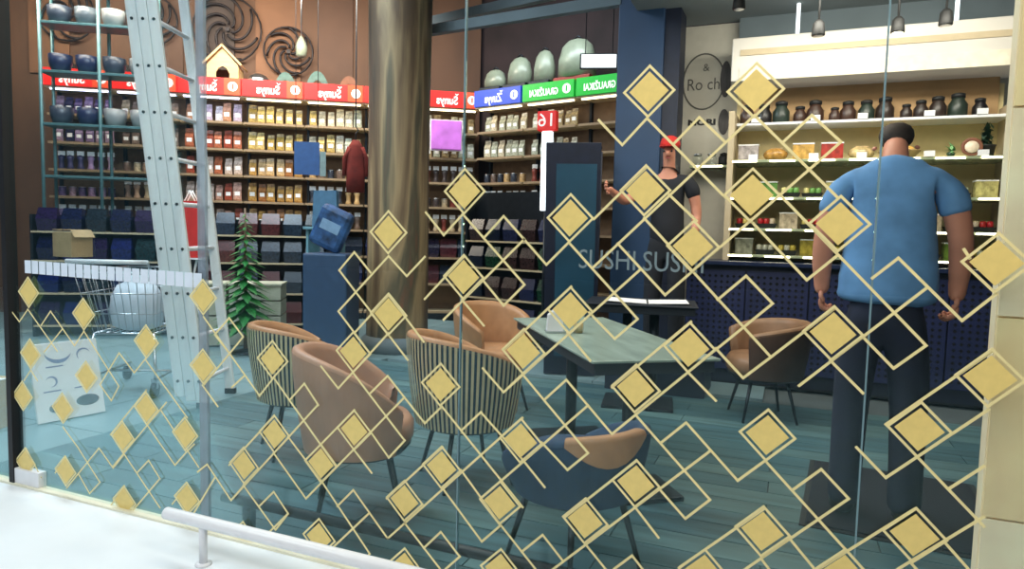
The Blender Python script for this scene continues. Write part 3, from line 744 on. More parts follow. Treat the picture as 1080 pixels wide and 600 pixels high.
# shelf with jars left of the display
t = thing('wall_shelf', 'narrow green glass shelf with a light strip left of the pastry loaves', 'shelf', (-0.76, 4.64, 1.93))
MB().box((0, 0, 0), (0.34, 0.28, 0.02)).build('board', MATS['glass_green_shelf'], t); MB().box((0, -0.145, 0), (0.26, 0.012, 0.014)).build('light_strip', M_led, t)
for k, x in enumerate((-0.87, -0.74, -0.63)):
    t = thing('storage_jar', ('squat glass storage jar at the left of the narrow shelf', 'lidded glass storage jar in the middle of the narrow shelf', 'dark storage tin at the right of the narrow shelf')[k], 'jar', (x, 4.62, 1.9402))
    MB().lathe([(0.04, 0), (0.05, 0.02), (0.05, 0.08), (0.035, 0.10)], 14).build('body', M_clear if k < 2 else M_ink, t, True); MB().lathe([(0.038, 0.10), (0.038, 0.115), (0.012, 0.125)], 14).build('lid', M_chrome if k < 2 else M_ink, t, True)
# ceiling spots over the display
for k, (x, y, z) in enumerate(((0.10, 3.55, 2.83), (0.64, 3.75, 2.86), (-0.45, 3.3, 3.0), (0.95, 3.8, 2.9))):
    t = thing('track_spotlight', ('black spotlight above the left half of the canopy', 'lit spotlight hanging above the glass joint', 'black spotlight nearest the white wall logo', 'black spotlight at the right end above the canopy')[k], 'spotlight', (x, y, z), 0, 'spotlights over the food display')
    MB().tube([(0, 0, 0.06), (0, 0, 3.3 - z)], 0.008, 6).build('stem', M_ink, t, True)
    MB().lathe([(0.045, -0.05), (0.048, -0.045), (0.04, 0.04), (0.02, 0.065)], 16).build('lamp_head', M_ink, t, True)
    MB().lathe([(0.03, -0.054), (0.036, -0.052)], 14).build('bulb', M_led if k == 1 else M_chrome, t, True)

# ------------------------------------------------------------------ people
def skin(name, nodes, edges, roots, mt, parent=None, sub=2):
    me = bpy.data.meshes.new(name); me.from_pydata([n[0] for n in nodes], edges, []); me.materials.append(mt)
    o = bpy.data.objects.new(name, me); C.objects.link(o)
    if parent: o.parent = parent
    md = o.modifiers.new('skin', 'SKIN'); md.use_smooth_shade = True; md.branch_smoothing = 0.6
    sv = me.skin_vertices[0].data
    for i, n in enumerate(nodes):
        r = n[1]; sv[i].radius = r if isinstance(r, tuple) else (r, r); sv[i].use_root = i in roots
    ss = o.modifiers.new('sub', 'SUBSURF'); ss.levels = sub; ss.render_levels = sub
    return o
def hand(nodes, edges, roots, wrist, palm, side, fwd, curl=1.0, sz=1.0):
    """fingers as short chains rooted in the palm; fwd: unit vector of the knuckles' direction"""
    P = Vector(palm); W = Vector(wrist); d = (P - W).normalized(); f = Vector(fwd); a = d.cross(f).normalized()
    for q, (off, ln) in enumerate(((-0.028, 0.062), (-0.010, 0.075), (0.009, 0.072), (0.027, 0.055))):
        ln *= sz; b = P + f * off * sz + d * 0.012; i = len(nodes)
        k = side * curl
        p1 = b + d * ln * 0.5; p2 = p1 + (d * 0.5 + a * 0.75 * k) * ln * 0.45; p3 = p2 + (-d * 0.5 + a * 0.7 * k) * ln * 0.4
        nodes += [(tuple(b), 0.010 * sz), (tuple(p1), 0.0098 * sz), (tuple(p2), 0.0092 * sz), (tuple(p3), 0.008 * sz)]
        edges += [(i, i + 1), (i + 1, i + 2), (i + 2, i + 3)]; roots.append(i)
    b = P - f * 0.028 - d * 0.02; i = len(nodes)
    nodes += [(tuple(b), 0.012), (tuple(b - f * 0.02 + d * 0.026), 0.011), (tuple(b - f * 0.014 + d * 0.055 + a * 0.012 * side), 0.009)]
    edges += [(i, i + 1), (i + 1, i + 2)]; roots.append(i)

def crease(o, st=0.02, size=0.09):
    tx = bpy.data.textures.new('cloth_creases', 'CLOUDS'); tx.noise_scale = size
    d = o.modifiers.new('creases', 'DISPLACE'); d.texture = tx; d.strength = st; d.mid_level = 0.5; d.texture_coords = 'LOCAL'
    return o
# reflection of the man in blue, built solid behind the glass, back turned, head bowed towards the display
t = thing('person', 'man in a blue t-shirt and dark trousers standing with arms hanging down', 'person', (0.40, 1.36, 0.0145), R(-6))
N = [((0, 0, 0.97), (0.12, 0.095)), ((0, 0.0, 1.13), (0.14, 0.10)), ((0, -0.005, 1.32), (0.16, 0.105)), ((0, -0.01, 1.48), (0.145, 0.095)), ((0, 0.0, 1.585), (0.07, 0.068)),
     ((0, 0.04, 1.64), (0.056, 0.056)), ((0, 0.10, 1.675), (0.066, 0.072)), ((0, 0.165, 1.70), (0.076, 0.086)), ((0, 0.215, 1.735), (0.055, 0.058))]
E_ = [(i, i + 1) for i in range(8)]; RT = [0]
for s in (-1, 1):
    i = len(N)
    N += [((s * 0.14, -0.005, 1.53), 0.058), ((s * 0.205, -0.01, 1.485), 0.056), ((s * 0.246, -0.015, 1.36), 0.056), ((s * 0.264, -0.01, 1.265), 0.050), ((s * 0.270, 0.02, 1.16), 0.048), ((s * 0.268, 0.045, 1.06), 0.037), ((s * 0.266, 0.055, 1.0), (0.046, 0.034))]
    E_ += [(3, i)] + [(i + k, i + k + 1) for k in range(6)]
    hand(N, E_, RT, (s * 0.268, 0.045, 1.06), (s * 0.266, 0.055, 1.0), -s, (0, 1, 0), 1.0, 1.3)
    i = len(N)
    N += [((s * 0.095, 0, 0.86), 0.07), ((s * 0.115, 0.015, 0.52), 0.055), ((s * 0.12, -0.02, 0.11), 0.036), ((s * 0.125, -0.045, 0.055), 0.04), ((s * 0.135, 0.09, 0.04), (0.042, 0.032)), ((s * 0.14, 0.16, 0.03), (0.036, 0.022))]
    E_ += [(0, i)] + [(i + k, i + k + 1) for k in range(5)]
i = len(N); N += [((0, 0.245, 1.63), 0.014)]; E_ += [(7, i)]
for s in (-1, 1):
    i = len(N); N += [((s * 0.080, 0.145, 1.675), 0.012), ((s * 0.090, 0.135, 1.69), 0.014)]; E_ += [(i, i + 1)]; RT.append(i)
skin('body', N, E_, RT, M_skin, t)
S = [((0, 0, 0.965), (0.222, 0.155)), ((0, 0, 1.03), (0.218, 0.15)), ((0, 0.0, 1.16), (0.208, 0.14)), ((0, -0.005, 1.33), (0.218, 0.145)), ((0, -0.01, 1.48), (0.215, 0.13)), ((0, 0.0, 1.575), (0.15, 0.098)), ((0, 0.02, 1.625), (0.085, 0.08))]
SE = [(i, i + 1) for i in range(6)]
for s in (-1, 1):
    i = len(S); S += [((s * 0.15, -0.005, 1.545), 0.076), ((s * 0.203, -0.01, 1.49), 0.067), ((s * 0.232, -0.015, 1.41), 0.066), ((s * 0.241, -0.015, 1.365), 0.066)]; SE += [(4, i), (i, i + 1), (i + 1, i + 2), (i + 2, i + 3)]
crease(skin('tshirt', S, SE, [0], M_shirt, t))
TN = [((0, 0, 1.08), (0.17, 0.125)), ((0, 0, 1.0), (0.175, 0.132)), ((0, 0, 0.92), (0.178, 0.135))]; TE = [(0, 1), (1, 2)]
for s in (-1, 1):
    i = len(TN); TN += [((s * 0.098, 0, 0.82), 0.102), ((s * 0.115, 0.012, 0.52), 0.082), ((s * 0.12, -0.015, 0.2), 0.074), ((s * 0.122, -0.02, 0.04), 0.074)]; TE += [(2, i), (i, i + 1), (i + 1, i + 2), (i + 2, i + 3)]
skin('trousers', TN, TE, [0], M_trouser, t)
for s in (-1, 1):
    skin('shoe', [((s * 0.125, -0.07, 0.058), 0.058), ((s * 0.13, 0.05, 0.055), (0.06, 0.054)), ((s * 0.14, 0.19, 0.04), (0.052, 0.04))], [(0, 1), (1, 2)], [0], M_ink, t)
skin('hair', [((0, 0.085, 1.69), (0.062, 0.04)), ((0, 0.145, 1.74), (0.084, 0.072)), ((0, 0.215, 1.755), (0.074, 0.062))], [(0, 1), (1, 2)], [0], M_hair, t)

# worker in a red cap behind the desk, one arm stretched to the left
pf = thing('service_platform', 'low dark platform behind the desk under the worker', 'platform', (-0.98, 3.62, 0))
MB().box((0, 0, 0.13), (0.8, 0.5, 0.26)).build('step_body', M_navy, pf); MB().box((0, 0, 0.27), (0.82, 0.52, 0.02)).build('step_top', M_black, pf, False, 0.004)
t = thing('person', 'worker in dark uniform and red cap reaching out beside the blue pillar', 'person', (-0.96, 3.60, 0.28), R(180))
N = [((0, 0, 0.97), (0.14, 0.105)), ((0, 0, 1.12), (0.13, 0.10)), ((0, 0, 1.30), (0.155, 0.105)), ((0, 0, 1.44), (0.14, 0.095)), ((0, 0, 1.53), (0.055, 0.055)), ((0, 0.01, 1.60), (0.06, 0.066)), ((0, 0.015, 1.67), (0.074, 0.088)), ((0, 0.0, 1.755), (0.056, 0.065))]
E_ = [(i, i + 1) for i in range(7)]; RT = [0]
arms = {1: [(0.135, 0, 1.45), (0.20, 0.03, 1.40), (0.27, 0.13, 1.30), (0.32, 0.20, 1.27), (0.36, 0.30, 1.31), (0.385, 0.37, 1.34), (0.40, 0.41, 1.36)], -1: [(-0.135, 0, 1.45), (-0.19, 0, 1.39), (-0.225, -0.01, 1.24), (-0.235, 0, 1.15), (-0.235, 0.05, 1.05), (-0.23, 0.09, 0.95), (-0.228, 0.10, 0.90)]}
for s in (-1, 1):
    i = len(N); N += [(p, r) for p, r in zip(arms[s], (0.062, 0.056, 0.046, 0.042, 0.036, 0.028, (0.034, 0.02)))]; E_ += [(3, i)] + [(i + k, i + k + 1) for k in range(6)]
    hand(N, E_, RT, arms[s][5], arms[s][6], -s, (0, 1, 0) if s < 0 else (0, 0, 1), 0.6)
    i = len(N); N += [((s * 0.085, 0, 0.88), 0.085), ((s * 0.10, 0.01, 0.5), 0.06), ((s * 0.105, -0.02, 0.10), 0.04), ((s * 0.11, -0.04, 0.05), 0.038), ((s * 0.12, 0.13, 0.032), (0.04, 0.026))]; E_ += [(0, i)] + [(i + k, i + k + 1) for k in range(4)]
i = len(N); N += [((0, 0.112, 1.655), 0.014)]; E_ += [(6, i)]
skin('body', N, E_, RT, M_skin, t)
S = [((0, 0, 0.86), (0.175, 0.135)), ((0, 0, 1.12), (0.145, 0.112)), ((0, 0, 1.30), (0.17, 0.12)), ((0, 0, 1.44), (0.155, 0.108)), ((0, 0, 1.505), (0.085, 0.075)), ((0, 0, 1.555), (0.062, 0.062))]; SE = [(i, i + 1) for i in range(5)]
for s in (-1, 1):
    i = len(S); S += [((arms[s][0]), 0.074), (arms[s][1], 0.07), (tuple(Vector(arms[s][1]).lerp(Vector(arms[s][2]), 0.7)), 0.062)]; SE += [(3, i), (i, i + 1), (i + 1, i + 2)]
skin('uniform_shirt', S, SE, [0], M_uniform, t)
TN = [((0, 0, 1.10), (0.155, 0.118)), ((0, 0, 0.93), (0.162, 0.122))]; TE = [(0, 1)]
for s in (-1, 1):
    i = len(TN); TN += [((s * 0.09, 0, 0.82), 0.092), ((s * 0.10, 0.01, 0.5), 0.076), ((s * 0.105, -0.01, 0.09), 0.062)]; TE += [(1, i), (i, i + 1), (i + 1, i + 2)]
skin('trousers', TN, TE, [0], M_uniform, t)
cp = MB().lathe([(0.082, 0.0), (0.084, 0.03), (0.07, 0.07), (0.03, 0.092), (0.004, 0.096)], 18, (0, 0.0, 1.715), 0.98, 1.16).build('cap', M_redcap, t, True)
MB().prism([(0.075 * math.cos(math.pi * k / 10), 0.06 + 0.085 * math.sin(math.pi * k / 10)) for k in range(11)], 1.712, 1.722, 'z').build('cap_brim', M_redcap, cp)
for s in (-1, 1):
    MB().ball((s * 0.03, 0.098, 1.675), 0.009, 8, 6).build('eye', M_ink, t, True)
MB().box((0, 0.094, 1.622), (0.04, 0.01, 0.008)).build('mouth', mat('lips', (150, 70, 66), 0.6), t)

# tall dark A-board by the pillar
t = thing('a_board', 'tall dark A-frame board with teal face left of the blue pillar', 'sign', (-1.80, 3.72, 0), R(14))
for s in (-1, 1):
    f = MB().box((0, 0, 0), (0.46, 0.025, 2.05)).build('panel', M_navy, t, False, 0.004); f.rotation_euler = (R(-9 * s), 0, 0); f.location = (0, s * 0.165, 1.02)
    if s < 0: MB().box((0.03, -0.016, 0.0), (0.34, 0.008, 1.7)).build('face_sheet', mat('teal_sheet', (34, 70, 92), 0.35, var=0.2, scale=3), f)
MB().tube([(-0.23, 0, 2.03), (0.23, 0, 2.03)], 0.014, 8).build('hinge_rod', M_darkleg, t, True)
# ------------------------------------------------------------------ pet shop reflection, built solid and mirrored: shelf bays, fascia signs, goods
BAY = 0.80
SHZ = [0.10, 0.50, 0.88, 1.25, 1.60, 1.95, 2.30, 2.66]
def bay_meshes(wd):
    d = {}
    d['back_panel'] = MB().box((wd / 2, 0.02, 1.5), (wd - 0.01, 0.02, 3.0)).mesh('back_panel', M_peg)
    d['upright'] = MB().box((0.015, -0.02, 1.5), (0.03, 0.06, 3.0)).mesh('upright', M_darkleg)
    d['shelf'] = MB().box((wd / 2, -0.17, 0), (wd - 0.02, 0.34, 0.022)).mesh('shelf', M_shelf)
    d['price_rail'] = MB().box((wd / 2, -0.345, 0), (wd - 0.02, 0.012, 0.03)).mesh('price_rail', mat('tan_price_rail', (150, 126, 98), 0.5))
    d['plinth'] = MB().box((wd / 2, -0.17, 0.05), (wd - 0.01, 0.36, 0.1)).mesh('plinth', M_darkleg)
    return d
BM = bay_meshes(BAY)
FASC = MB().box((BAY / 2, -0.40, 3.12), (BAY - 0.012, 0.05, 0.22)).mesh('fascia', M_red)
BAND = MB().box((BAY - 0.12, -0.427, 3.12), (0.2, 0.006, 0.22)).mesh('orange_band', M_orange)
DISC = MB().tube([(BAY - 0.11, -0.432, 3.12), (BAY - 0.11, -0.428, 3.12)], 0.062, 18).mesh('round_badge', M_print)
DOT = MB().box((BAY - 0.11, -0.434, 3.12), (0.022, 0.003, 0.07)).mesh('badge_mark', M_orange)
TXT = text_mesh('sign_lettering', 'Sunys', 0.16, M_print, 0.002, mirror=True, width=0.30, bold=0.004)
CARON = MB().prism([(0.135, 0.072), (0.162, 0.098), (0.15, 0.1), (0.135, 0.086), (0.12, 0.1), (0.108, 0.098)], -0.002, 0.002).mesh('caron', M_print)
BAGM = MB(); b_ = BAGM
b_.add([(-.048, 0, .0), (.048, 0, .0), (.05, -.03, .03), (-.05, -.03, .03), (.05, -.034, .15), (-.05, -.034, .15), (.046, -.006, .2), (-.046, -.006, .2), (.046, -.004, .245), (-.046, -.004, .245),
        (-.046, .0, .245), (.046, .0, .245)],
       [(0, 1, 2, 3), (3, 2, 4, 5), (5, 4, 6, 7), (7, 6, 8, 9), (9, 8, 11, 10), (0, 10, 11, 1), (1, 11, 8, 6, 4, 2), (0, 3, 5, 7, 9, 10)])
BAG = BAGM.mesh('treat_bag', M_pack)
BLAB = MB().box((0, -0.035, 0.10), (0.062, 0.004, 0.05)).mesh('printed_label', M_paper)
TOY = MB().lathe([(0.02, 0), (0.045, 0.02), (0.03, 0.06), (0.03, 0.12), (0.045, 0.16), (0.02, 0.19)], 10).mesh('toy_body', M_plastic_c, True)
CARD = MB().box((0, 0.004, 0.215), (0.085, 0.004, 0.06)).mesh('header_card', M_paper)
TIN = MB().lathe([(0.044, 0), (0.046, 0.004), (0.046, 0.12), (0.043, 0.126)], 12).mesh('tin_body', M_pack, True); TINL = MB().lathe([(0.044, 0.126), (0.044, 0.132), (0.01, 0.133)], 12).mesh('tin_lid', M_chrome, True)
SACK = MB(); SACK.add([(-.11, -.06, 0), (.11, -.06, 0), (.11, .06, 0), (-.11, .06, 0), (-.125, -.085, .14), (.125, -.085, .14), (.125, .06, .14), (-.125, .06, .14), (-.11, -.02, .27), (.11, -.02, .27), (.11, .02, .27), (-.11, .02, .27)],
        [(0, 3, 2, 1), (0, 1, 5, 4), (1, 2, 6, 5), (2, 3, 7, 6), (3, 0, 4, 7), (4, 5, 9, 8), (5, 6, 10, 9), (6, 7, 11, 10), (7, 4, 8, 11), (8, 9, 10, 11)])
SACKM = SACK.mesh('food_sack', M_pack)
def colours(bay, row):
    if bay <= 0: return ((148, 124, 168), (96, 80, 130), (176, 150, 176), (60, 58, 96))
    if bay == 1: return ((190, 160, 140), (150, 130, 120), (206, 190, 160), (110, 90, 80))
    if bay == 2: return ((198, 182, 208), (230, 224, 236), (200, 150, 120)) if row == 0 else ((214, 166, 150), (190, 110, 80), (222, 200, 190), (170, 80, 60))
    if bay == 3: return ((214, 186, 110), (196, 166, 90), (222, 196, 130)) if row < 2 else ((206, 160, 90), (180, 120, 70), (226, 190, 140))
    if bay == 4: return ((226, 216, 190), (206, 180, 110), (196, 200, 180)) if row < 2 else ((60, 66, 80), (206, 170, 120), (120, 100, 90))
    return ((230, 230, 214), (200, 206, 190), (190, 170, 130)) if row < 2 else ((70, 60, 60), (130, 60, 50), (190, 170, 140))
def bay(i, base, ang, T, sign, txt, lab, signlab, light):
    t = thing('shelf_unit', lab, 'shelf', base, ang, 'pet shop shelf bays')
    link('back_panel', BM['back_panel'], t); link('upright', BM['upright'], t); link('plinth', BM['plinth'], t)
    for z in SHZ:
        s = link('shelf', BM['shelf'], t); s.location = (0, 0, z); link('price_rail', BM['price_rail'], s)
    MB().box((BAY / 2, -0.2, 3.0), (BAY - 0.01, 0.4, 0.02)).build('top_board', M_shelf, t)
    MB().box((BAY / 2, -0.34, 2.98), (BAY - 0.1, 0.03, 0.018)).build('shelf_light', light, t)
    g = thing('fascia_sign', signlab, 'sign', base, ang, 'fascia signs over the pet shop shelves')
    f = link('fascia', FASC, g)
    if sign is not M_red:
        f.data = FASC.copy(); f.data.materials[0] = sign
    else: link('orange_band', BAND, f)
    link('round_badge', DISC, f)
    mk = link('badge_mark', DOT, g)
    if sign is not M_red: mk.data = DOT.copy(); mk.data.materials[0] = sign
    x = link('sign_lettering', txt, f); x.location = (0.34, -0.428, 3.10)
    if sign is not M_green: link('caron', CARON, x)
def goods(i, base, ang, rows, side):
    for row in range(rows):
        zi = SHZ[-1 - row]; cols = colours(i, row); n = 6
        kind = 0 if (row in (0, 1) or i in (2, 3)) else (1 if (i + row) % 3 else 2)
        for k in range(n):
            x = 0.095 + k * 0.122 + random.uniform(-.006, .006); y = -0.20 + random.uniform(-.03, .03)
            if kind == 0: b = link('treat_bag', BAG); link('printed_label', BLAB, b); sz = random.uniform(0.88, 1.08); b.scale = (sz, 1, sz); nm, ct = 'bag of pet treats', 'bag'
            elif kind == 1: b = link('chew_toy', TOY); link('header_card', CARD, b); nm, ct = 'carded chew toy', 'toy'
            else: b = link('food_tin', TIN); link('tin_lid', TINL, b); nm, ct = 'pet food tin', 'tin'
            c = random.choice(cols); b.color = lin(c) + (1,); b.rotation_euler = (0, 0, ang + random.uniform(-.12, .12))
            b.location = base + Vector((math.cos(ang) * x - math.sin(ang) * y, math.sin(ang) * x + math.cos(ang) * y, zi + 0.0112))
            tag(b, '%s %s from left, %s shelf down, under %s' % (ORD[k], nm, ORD[row], side), ct, '%s row %s under %s' % (nm, ORD[row], side))
    for row in (5, 6):
        zi = SHZ[-1 - row]
        for k in range(3):
            x = 0.15 + k * 0.255; y = -0.19; b = link('food_sack', SACKM); b.color = lin(random.choice(((30, 40, 90), (40, 30, 60), (26, 60, 60), (90, 40, 50), (40, 50, 70)))) + (1,); b.rotation_euler = (0, 0, ang)
            b.location = base + Vector((math.cos(ang) * x - math.sin(ang) * y, math.sin(ang) * x + math.cos(ang) * y, zi + 0.0112))
            tag(b, '%s dark pet food sack, %s shelf down, under %s' % (('left', 'middle', 'right')[k], ORD[row], side), 'sack', 'pet food sacks row %s under %s' % (ORD[row], side))
M_shelflight = mat('shelf_light_tube', (255, 232, 190), 0.5, var=0.01, emit=6.0)
M_shelflight2 = mat('cool_shelf_light_tube', (235, 225, 255), 0.5, var=0.01, emit=6.0)
SD = ('leftmost red sign', 'second red sign from left', 'third red sign from left', 'fourth red sign from left', 'red sign left of column', 'red sign behind column', 'red sign right of column')
for i in range(7):
    base = WA + T1 * (0.55 + BAY * i)
    bay(i, base, TA, T1, M_red, TXT, 'pet shop shelf bay under the ' + SD[i], SD[i] + ' of the pet shop with white lettering', M_shelflight2 if i < 3 else M_shelflight)
    goods(i, base, TA, 5, SD[i])
TXB = text_mesh('sign_lettering', 'Zuvys', 0.16, M_print, 0.002, mirror=True, width=0.30, bold=0.004)
TXG = text_mesh('sign_lettering', 'GRAUŽIKAI', 0.12, M_print, 0.002, mirror=True, width=0.44, bold=0.003)
for i, (m_, tx, sd) in enumerate(((M_bluesign, TXB, 'blue sign'), (M_green, TXG, 'green sign'), (M_green, TXG, 'green sign partly behind the blue pillar'))):
    base = WB + T2 * (0.30 + (BAY + 0.02) * i)
    bay(i, base, TB, T2, m_, tx, 'pet shop shelf bay under the ' + sd, sd + ' of the pet shop with white lettering', M_shelflight)
    if i < 2: goods(5 if i else 4, base, TB, 4, sd)
def wall1(s, y, z=0.0): return WA + T1 * s - N1 * y + Vector((0, 0, z))        # y>0 is towards the wall
def wall2(s, y, z=0.0): return WB + T2 * s - N2 * y + Vector((0, 0, z))
TOPZ = 3.0102
# things on top of the shelves
t = thing('pet_house', 'pale wooden gabled pet house on top of the shelves above a red sign', 'pet house', wall1(2.70, -0.2, TOPZ), TA)
MB().box((0, 0, 0.02), (0.42, 0.34, 0.04)).build('floor_board', M_wood, t)
m = MB(); m.prism([(-0.20, 0.04), (-0.085, 0.04), (-0.085, 0.30), (-0.05, 0.36), (0, 0.385), (0.05, 0.36), (0.085, 0.30), (0.085, 0.04), (0.20, 0.04), (0.20, 0.40), (0, 0.62), (-0.20, 0.40)], -0.16, -0.14); m.build('front_wall', M_wood, t)
for s in (-1, 1):
    MB().box((s * 0.19, 0, 0.22), (0.02, 0.3, 0.36)).build('side_wall', M_wood, t)
    r2 = MB().box((0, 0, 0), (0.36, 0.40, 0.025)).build('roof_board', M_wood, t); r2.location = (s * 0.118, 0, 0.53); r2.rotation_euler = (0, s * R(46), 0)
MB().box((0, 0.15, 0.22), (0.38, 0.015, 0.36)).build('back_wall', M_peg, t)
t = thing('mirror_ball', 'silver faceted ball on top of the shelves right of the pet house', 'ball', wall1(3.12, -0.17, TOPZ))
MB().ball((0, 0, 0.19), 0.165, 14, 9).build('facets', M_chrome, t, False); MB().lathe([(0.10, 0), (0.06, 0.03)], 14).build('stand', M_darkleg, t, True)
def arch_house(s, w_, h_, lab, mt, wall=wall1, ang=TA):
    t = thing('cat_cave', lab, 'cat cave', wall(s, -0.2, TOPZ), ang, 'cat caves on top of the shelves')
    n = 12; out = [(w_ * math.cos(math.pi * k / n), h_ * math.sin(math.pi * k / n)) for k in range(n + 1)]; inn = [(0.62 * x, 0.7 * z) for x, z in out]
    m = MB()
    for k in range(n): m.prism([out[k], out[k + 1], inn[k + 1], inn[k]], -0.15, -0.13)
    m.build('front', mt, t)
    m = MB()
    for k in range(n): m.add([(out[k][0], -0.14, out[k][1]), (out[k + 1][0], -0.14, out[k + 1][1]), (out[k + 1][0], 0.14, out[k + 1][1]), (out[k][0], 0.14, out[k][1])], [(0, 1, 2, 3)])
    m.build('vault', mt, t, True); MB().box((0, 0, 0.012), (2 * w_, 0.3, 0.024)).build('cushion', M_ink, t)
M_teal2 = mat('grey_teal_felt', (84, 110, 104), 0.9, var=0.2)
arch_house(3.50, 0.16, 0.36, 'grey teal felt cat cave right beside the silver ball', M_teal2)
arch_house(3.92, 0.17, 0.40, 'grey teal felt cat cave third item right of the pet house', M_teal2)
arch_house(4.34, 0.16, 0.36, 'brown felt cat cave left of the stone column', mat('brown_felt', (120, 84, 66), 0.9))
arch_house(1.45, 0.17, 0.36, 'dark felt cat cave above the second red sign', M_ink)
arch_house(0.75, 0.17, 0.36, 'dark felt cat cave above the leftmost red sign', M_ink)
# covered litter boxes over the blue and green signs
for s, w_, h_, lab in ((0.50, 0.18, 0.34, 'small translucent dome litter box above the blue sign'), (0.92, 0.19, 0.46, 'grey green dome litter box at the joint of blue and green signs'), (1.32, 0.16, 0.5, 'speckled olive dome litter box above the green sign'), (1.82, 0.27, 0.58, 'largest dome litter box with red base above the green sign')):
    t = thing('litter_box', lab, 'litter box', wall2(s, -0.2, TOPZ + 0.2), TB, 'dome litter boxes on top of the shelves')
    MB().box((0, 0, 0.04), (2 * w_, 0.3, 0.08)).build('base_tray', mat('red_tray', (150, 50, 44), 0.4) if w_ > 0.25 else M_darkleg, t, False, 0.01)
    pr = [(w_, 0.08), (w_ * 0.98, h_ * 0.55), (w_ * 0.8, h_ * 0.82), (w_ * 0.5, h_ * 0.95), (0.02, h_)]
    MB().lathe(pr, 20, sy=0.62).build('dome', M_litter, t, True)
    MB().tube([(-0.05, 0, h_), (0, 0, h_ + 0.035), (0.05, 0, h_)], 0.012, 6).build('handle', M_darkleg, t, True)
    bs = MB().box((0, 0, -0.1), (0.9 * w_ * 2, 0.28, 0.2)); bs.build('riser', M_darkleg, t)
# wrought iron scrolls hanging against the wall
def scroll(s, z, r, lab):
    t = thing('iron_scroll', lab, 'ornament', wall1(s, 0.28, z), TA, 'wrought iron scroll ornaments on the brown wall')
    for k in range(7):
        a = 2 * math.pi * k / 7 + 0.3
        pts = [((0.15 + 0.85 * f) * r * math.cos(a + 2.2 * f) * 0.9, 0, (0.15 + 0.85 * f) * r * math.sin(a + 2.2 * f)) for f in (i / 14 for i in range(15))]
        MB().tube(pts, 0.018, 6).build('scroll_arm', M_iron, t, True)
    MB().tube([(r * math.cos(2 * math.pi * k / 24), 0, r * math.sin(2 * math.pi * k / 24)) for k in range(24)], 0.014, 6, closed=True).build('hoop', M_iron, t, True)
    MB().box((0, 0.02, 0), (0.05, 0.04, 0.05)).build('wall_hook', M_iron, t)
scroll(2.62, 4.05, 0.46, 'large wrought iron scroll above the pet house')
scroll(3.45, 3.8, 0.34, 'smaller wrought iron scroll above the silver ball')
scroll(1.62, 4.1, 0.34, 'wrought iron scroll partly behind the ladder top')
scroll(0.55, 4.1, 0.36, 'wrought iron scroll at the far left above the red sign')
for k, (s, z0) in enumerate(((3.72, 3.55), (4.72, 3.45))):
    t = thing('hanging_lantern', ('hanging lantern on a long chain above the cat caves', 'hanging lantern on a long chain left of the stone column')[k], 'lantern', wall1(s, -0.45, z0))
    MB().tube([(0, 0, 0.28), (0, 0, 5.0 - z0)], 0.01, 6).build('chain', M_chrome, t, True)
    MB().lathe([(0.03, 0), (0.07, 0.03), (0.08, 0.14), (0.05, 0.22), (0.015, 0.28)], 12).build('lamp_body', M_litter, t, True)
# stone column
def bark_mat():
    m = mat('mottled_stone', (140, 116, 84), 0.6, var=0.75, scale=3.0, stretch=(1, 1, 0.13), bump=0.5)
    rp = [n for n in m.node_tree.nodes if n.type == 'VALTORGB'][0].color_ramp
    [n for n in m.node_tree.nodes if n.type == 'TEX_NOISE'][0].inputs['Distortion'].default_value = 0.5
    rp.elements[0].position = 0.32; rp.elements[0].color = lin((64, 54, 46)) + (1,); rp.elements[1].position = 0.72; rp.elements[1].color = lin((150, 84, 62)) + (1,)
    for p_, c_ in ((0.45, (104, 82, 60)), (0.54, (158, 134, 98)), (0.62, (84, 78, 60))): rp.elements.new(p_).color = lin(c_) + (1,)
    return m
col = thing('stone_column', 'thick mottled brown stone column standing before the pet shop', 'column', (-3.86, 4.12, 0))
MB().lathe([(0.33, 0), (0.325, 0.3), (0.315, 2.2), (0.325, 3.4), (0.35, 5.0)], 32).build('shaft', bark_mat(), col, True)
MB().lathe([(0.38, 0), (0.38, 0.12), (0.33, 0.16)], 32).build('base_ring', M_greywall, col, True)
# left end rack with teal frames and baskets
t = thing('wire_display_rack', 'tall teal framed display rack at the far left of the shop', 'rack', (-8.15, 3.3, 0), TA)
M_tealframe = mat('teal_frame', (84, 120, 124), 0.4, 0.3)
for x in (0.0, 0.62, 1.18):
    for y in (-0.15, 0.15): MB().tube([(x, y, 0), (x, y, 4.3)], 0.02, 6).build('post', M_tealframe, t, True)
for z in (0.5, 1.2, 1.8, 2.4, 3.0, 3.55, 4.05):
    MB().box((0.59, 0, z), (1.2, 0.32, 0.03)).build('rack_shelf', M_tealframe, t, False, 0.004)
for z in (2.4, 3.0, 3.55):
    for k in range(4):
        b = tag(MB().lathe([(0.09, 0), (0.12, 0.10), (0.125, 0.2), (0.11, 0.2), (0.085, 0.01)], 14).build('pet_bowl', M_plastic_c, None, True), 'pet bowl, %s from left on the %s shelf of the teal rack' % (ORD[k], {2.4: 'lower', 3.0: 'middle', 3.55: 'upper'}[z]), 'bowl', 'pet bowls on the teal rack')
        b.location = Vector((-8.15, 3.3, z + 0.0155)) + T1 * (0.15 + k * 0.29); b.color = lin(random.choice(((96, 104, 112), (60, 66, 80), (150, 150, 150), (40, 48, 80)))) + (1,)
